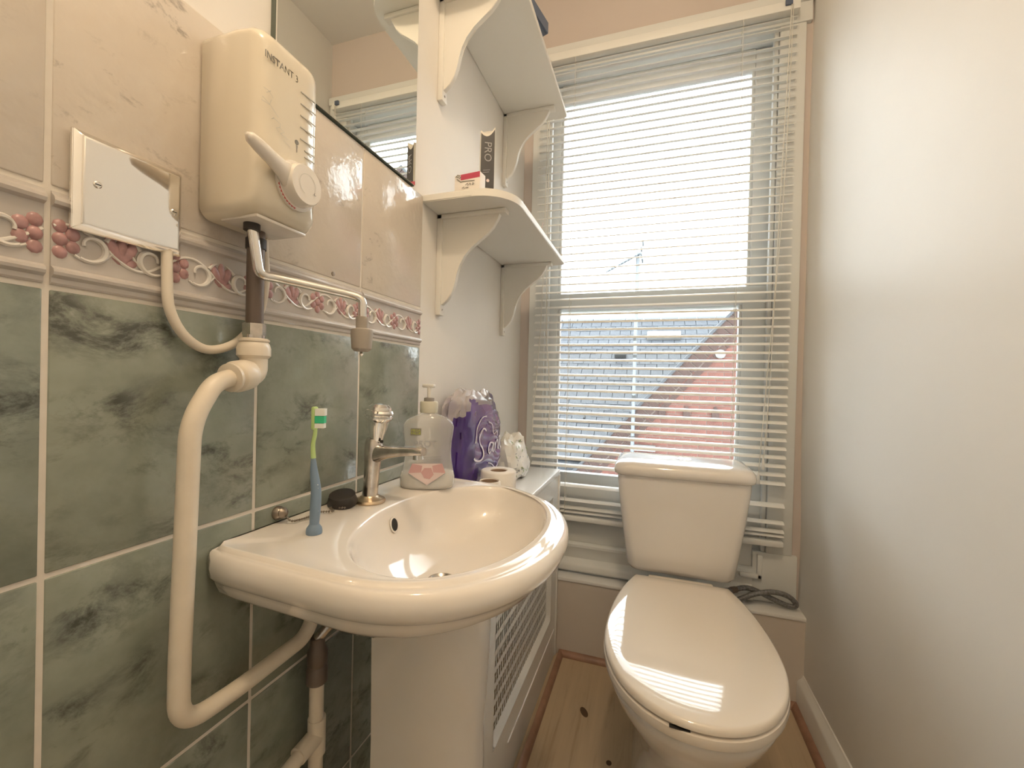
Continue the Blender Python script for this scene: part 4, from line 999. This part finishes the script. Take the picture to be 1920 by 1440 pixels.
# ================================================================ CEILING LAMP (behind the camera)
lp = thing('ceiling_lamp', 'round frosted ceiling lamp with a warm bulb behind the viewer', 'lamp', (LAMP_AT[0], LAMP_AT[1], CE))
bm = new(); lathe(bm, [(.06, 0), (.06, -.015), (.075, -.02)], (LAMP_AT[0], LAMP_AT[1], CE), (0, 0, 1), 32); obj('lamp_base', bm, 'gloss_white', lp)
bm = new(); lathe(bm, [(.075, -.02), (.082, -.04), (.072, -.07), (.045, -.09), (.0, -.097)], (LAMP_AT[0], LAMP_AT[1], CE), (0, 0, 1), 32); obj('lamp_shade', bm, 'lamp_glass', lp)
ld = bpy.data.lights.new('lamp_light', 'POINT'); ld.energy = LAMP_POWER; ld.color = (1.0, .79, .55); ld.shadow_soft_size = .05
lo_ = bpy.data.objects.new('lamp_light', ld); COL.objects.link(lo_); lo_.parent = lp; lo_.location = (0, 0, LAMP_AT[2]-CE-.02)

# ================================================================ OUTSIDE
struct('ground_outside', B(-25, 25, 1.8, 60, -5.2, -5.0), 'yard')
# brick gable of the house next door
GY = 7.0
vx0, vz0, vx1, vz1 = -.5523, -1.3493, 1.72, 1.1821
sl = (vz1-vz0)/(vx1-vx0); al = math.atan(sl); gd = Vector((math.cos(al), 0, math.sin(al))); gn = Vector((-math.sin(al), 0, math.cos(al)))
gb = thing('brick_gable', 'red brick gable wall with sloping verge of the house next door', 'building', (1.5, GY+.1, -5))
apex_x = 4.2; zat = lambda x: vz0+(x-vx0)*sl
poly = [(vx0-2.6, -5.0), (apex_x+5, -5.0), (apex_x+5, zat(apex_x)-5*sl), (apex_x, zat(apex_x)), (vx0-2.6, zat(vx0-2.6))]
poly = [(-3.4, -5.0), (8, -5.0), (8, zat(apex_x)-3.8*sl), (apex_x, zat(apex_x)-.03), (-3.4, zat(-3.4)-.03)]
bm = new(); prism(bm, poly, lambda u, v: (u, GY+.006, v), lambda u, v: (u, GY+.25, v)); obj('wall_core', bm, 'mortar', gb, smooth=False)
bw, bh = .225, .075
bme = mesh_of(B(0, bw-.010, -.004, .02, 0, bh-.010, .002, 1), 'brick_red', False); bme.name = 'brick'
VB = .36    # depth of the verge courses, measured square to the slope
rest = new()
def inframe(x, z): return x < 2.02 and z > -1.55
row = 0; z = -3.0
while z < zat(apex_x):
    x = -2.2-(bw/2 if row % 2 else 0)
    while x < 6:
        lim = min(zat(x), zat(x)) - VB/math.cos(al)
        if z+bh*.6 < zat(x+bw*.8)-.26/math.cos(al) and x < apex_x:
            if inframe(x, z): inst('brick', bme, gb, (x, GY, z))
            else: box(rest, x, x+bw-.01, GY-.004, GY+.02, z, z+bh-.01)
        x += bw
    z += bh; row += 1
o = obj('far_bricks', rest, 'brick_red', gb, smooth=False); o['kind'] = 'stuff'
# verge: brown bricks laid along the slope, the innermost course turned
vme = mesh_of(B(0, .100, -.016, .02, 0, .205, .002, 1), 'brick_brown', False); vme.name = 'verge_brick'
vme2 = mesh_of(B(0, .215, -.014, .02, 0, .085, .002, 1), 'brick_brown', False); vme2.name = 'verge_brick'
vrest = new(); s_ = -2.2
while s_ < 7.3:
    p0 = Vector((vx0, GY, vz0))+gd*s_
    inview = -.35 < s_ < 3.75
    if inview: inst('verge_brick', vme, gb, p0-gn*.215, (0, -al, 0))
    else:
        n0 = len(vrest.verts); box(vrest, 0, .10, -.006, .02, 0, .205); vrest.verts.ensure_lookup_table()
        for v in vrest.verts[n0:]: v.co = Matrix.Rotation(-al, 3, 'Y')@v.co+p0-gn*.215
    s_ += .115
s_ = -.4
while s_ < 3.8:
    inst('verge_brick', vme2, gb, Vector((vx0, GY, vz0))+gd*s_-gn*(.215+.105), (0, -al, 0)); s_ += .228
o = obj('far_verge_bricks', vrest, 'brick_brown', gb, smooth=False); o['kind'] = 'stuff'
bm = new(); c_ = Vector((vx0, 0, vz0)); a0, a1 = c_+gd*-2.6, c_+gd*7.3
pr = [(-.012, GY-.03), (.03, GY-.03), (.03, GY+.5), (-.012, GY+.5)]
loft(bm, [[Vector((e.x, 0, e.z))+gn*u+Vector((0, y, 0)) for u, y in pr] for e in (a0, a1)]); obj('verge_slate_edge', bm, 'slate', gb, smooth=False)
for x in (.63, .99, 1.40):
    bm = new(); box(bm, x-.05, x+.05, GY-.05, GY+.01, -.60, -.46, .004); box(bm, x-.025, x+.025, GY-.04, GY+.01, -.46, -.40, .004); obj('wall_tie', bm, 'brick_brown', gb)
bm = new(); lathe(bm, [(.07, 0), (.075, .02), (.05, .045), (.0, .055)], (1.45, GY, .42), (0, -1, .2), 14); obj('pale_patch', bm, 'render_white', gb)
# slate roof
ry0, rz0, ry1, rz1 = 8.2, -1.62, 12.0, 1.70
ra = math.atan2(rz1-rz0, ry1-ry0); rd_ = Vector((0, math.cos(ra), math.sin(ra))); rn = Vector((0, -math.sin(ra), math.cos(ra)))
rf = thing('slate_roof', 'grey slate roof slope of the house beyond, with a pale ridge', 'roof', (0, ry0, -5))
LR = math.hypot(ry1-ry0, rz1-rz0)
bm = new(); prism(bm, [(ry0, rz0-.05), (ry1, rz1-.05), (ry1+.1, rz1-.1), (ry1+.1, -5), (ry0, -5)], lambda u, v: (-7, u, v), lambda u, v: (7, u, v)); obj('roof_base', bm, 'slate', rf, smooth=False)
sw, sh = .27, .205
sm1 = mesh_of(B(0, sw-.012, 0, sh+.04, 0, .012), 'slate', False); sm2 = mesh_of(B(0, sw-.012, 0, sh+.04, 0, .012), 'slate_pale', False); sm1.name = sm2.name = 'slate'
rot = Matrix((Vector((1, 0, 0)), rd_, rn)).transposed()
srest = new(); srest2 = new(); nrow = int(LR/sh); cnt = 0
camp = M.translation
for j in range(nrow):
    x = -7.0+(sw/2 if j % 2 else 0)
    while x < 6.8:
        p0 = Vector((x, ry0, rz0))+rd_*(j*sh)+rn*random.uniform(.0, .006)
        pc = p0+Vector((sw/2, 0, 0)); k = (GY-camp.y)/(pc.y-camp.y); gx, gz = camp.x+(pc.x-camp.x)*k, camp.z+(pc.z-camp.z)*k
        wk = (1.4-camp.y)/(pc.y-camp.y); wx_, wz_ = camp.x+(pc.x-camp.x)*wk, camp.z+(pc.z-camp.z)*wk
        seen = gz > zat(gx) and .10 < wx_ < .79 and -.42 < wz_ and cnt < 300
        tilt = Matrix.Rotation(-.03, 3, Vector((1, 0, 0)))
        pale = j >= nrow-6
        if seen:
            o = inst('slate', sm2 if pale else sm1, rf, p0); o.rotation_euler = (rot@tilt).to_euler(); cnt += 1
        else:
            tb_ = srest2 if pale else srest; n0 = len(tb_.verts); box(tb_, 0, sw-.012, 0, sh+.04, 0, .012); tb_.verts.ensure_lookup_table()
            for v in tb_.verts[n0:]: v.co = rot@(tilt@v.co)+p0
        x += sw
for b_, mm in ((srest, 'slate'), (srest2, 'slate_pale')):
    o = obj('far_slates', b_, mm, rf, smooth=False); o['kind'] = 'stuff'
x = -7.0; rme = new(); lathe(rme, [(.09, 0), (.10, .02), (.10, .42), (.09, .43)], (0, 0, 0), (1, 0, 0), 12)
rme = mesh_of(rme, 'lead'); rme.name = 'ridge_tile'
while x < 6.8:
    inst('ridge_tile', rme, rf, (x, ry1, rz1-.02)); x += .45
j0 = Vector((0, ry0, rz0))+rd_*(LR-6*sh)
bm = new(); box(bm, -7, 7, -.02, .10, 0, .03)
for v in bm.verts: v.co = rot@v.co+j0
obj('lead_flashing', bm, 'lead', rf, smooth=False)
def on_roof(name, x0, x1, s0, s1, h_, m):
    bm = new(); box(bm, x0, x1, s0, s1, 0, h_, .02)
    for v in bm.verts: v.co = rot@v.co+Vector((0, ry0, rz0))
    return obj(name, bm, m, rf)
on_roof('white_cowl', .30, 1.12, LR-.98, LR-.68, .10, 'render_white'); on_roof('roof_vent', -.45, -.17, LR-1.75, LR-1.58, .14, 'yard')
on_roof('hook', -.95, -.90, LR-3.9, LR-3.8, .05, 'yard')
# aerial mast
am = thing('television_aerial', 'tall grey mast with a television aerial rising in front of the brick gable', 'aerial', (.18, 6.85, -1.6))
mx_, my_ = .19, 6.85
bm = new(); tube(bm, [(mx_, my_, -1.15), (mx_+.01, my_, 2.02)], .030, 10); mast = obj('mast', bm, 'antenna_metal', am)
for zz in (-.95, -.30, .35, .62):
    bm = new(); lathe(bm, [(.032, 0), (.032, .05)], (mx_+.003, my_, zz), (0, 0, 1), 10); obj('mast_clamp', bm, 'yard', mast)
obj('wall_bracket', B(mx_-.03, mx_+.35, my_-.02, GY-.018, -1.13, -1.05, .005), 'render_white', am)
b0, b1 = Vector((mx_+.06, my_, 2.02)), Vector((mx_-.42, my_-.25, 1.70))
bm = new(); tube(bm, [b0, b1], .020, 8); boom = obj('boom', bm, 'antenna_metal', am)
for k in range(10):
    c_ = b0.lerp(b1, .15+.85*k/9); l_ = .10-.004*k; bm = new(); d_ = Vector((.25, -.3, .92)).normalized()*0.0+Vector((.55, -.80, .1)).normalized()
    tube(bm, [c_-d_*l_, c_+d_*l_], .014, 6); obj('director', bm, 'antenna_metal', boom)
for dz in (-.13, -.05, .05, .14):
    bm = new(); tube(bm, [(mx_+.05+.03*abs(dz)*8, my_-.12, 2.03+dz), (mx_+.05+.03*abs(dz)*8, my_+.12, 2.03+dz)], .016, 6); obj('reflector', bm, 'antenna_metal', boom)
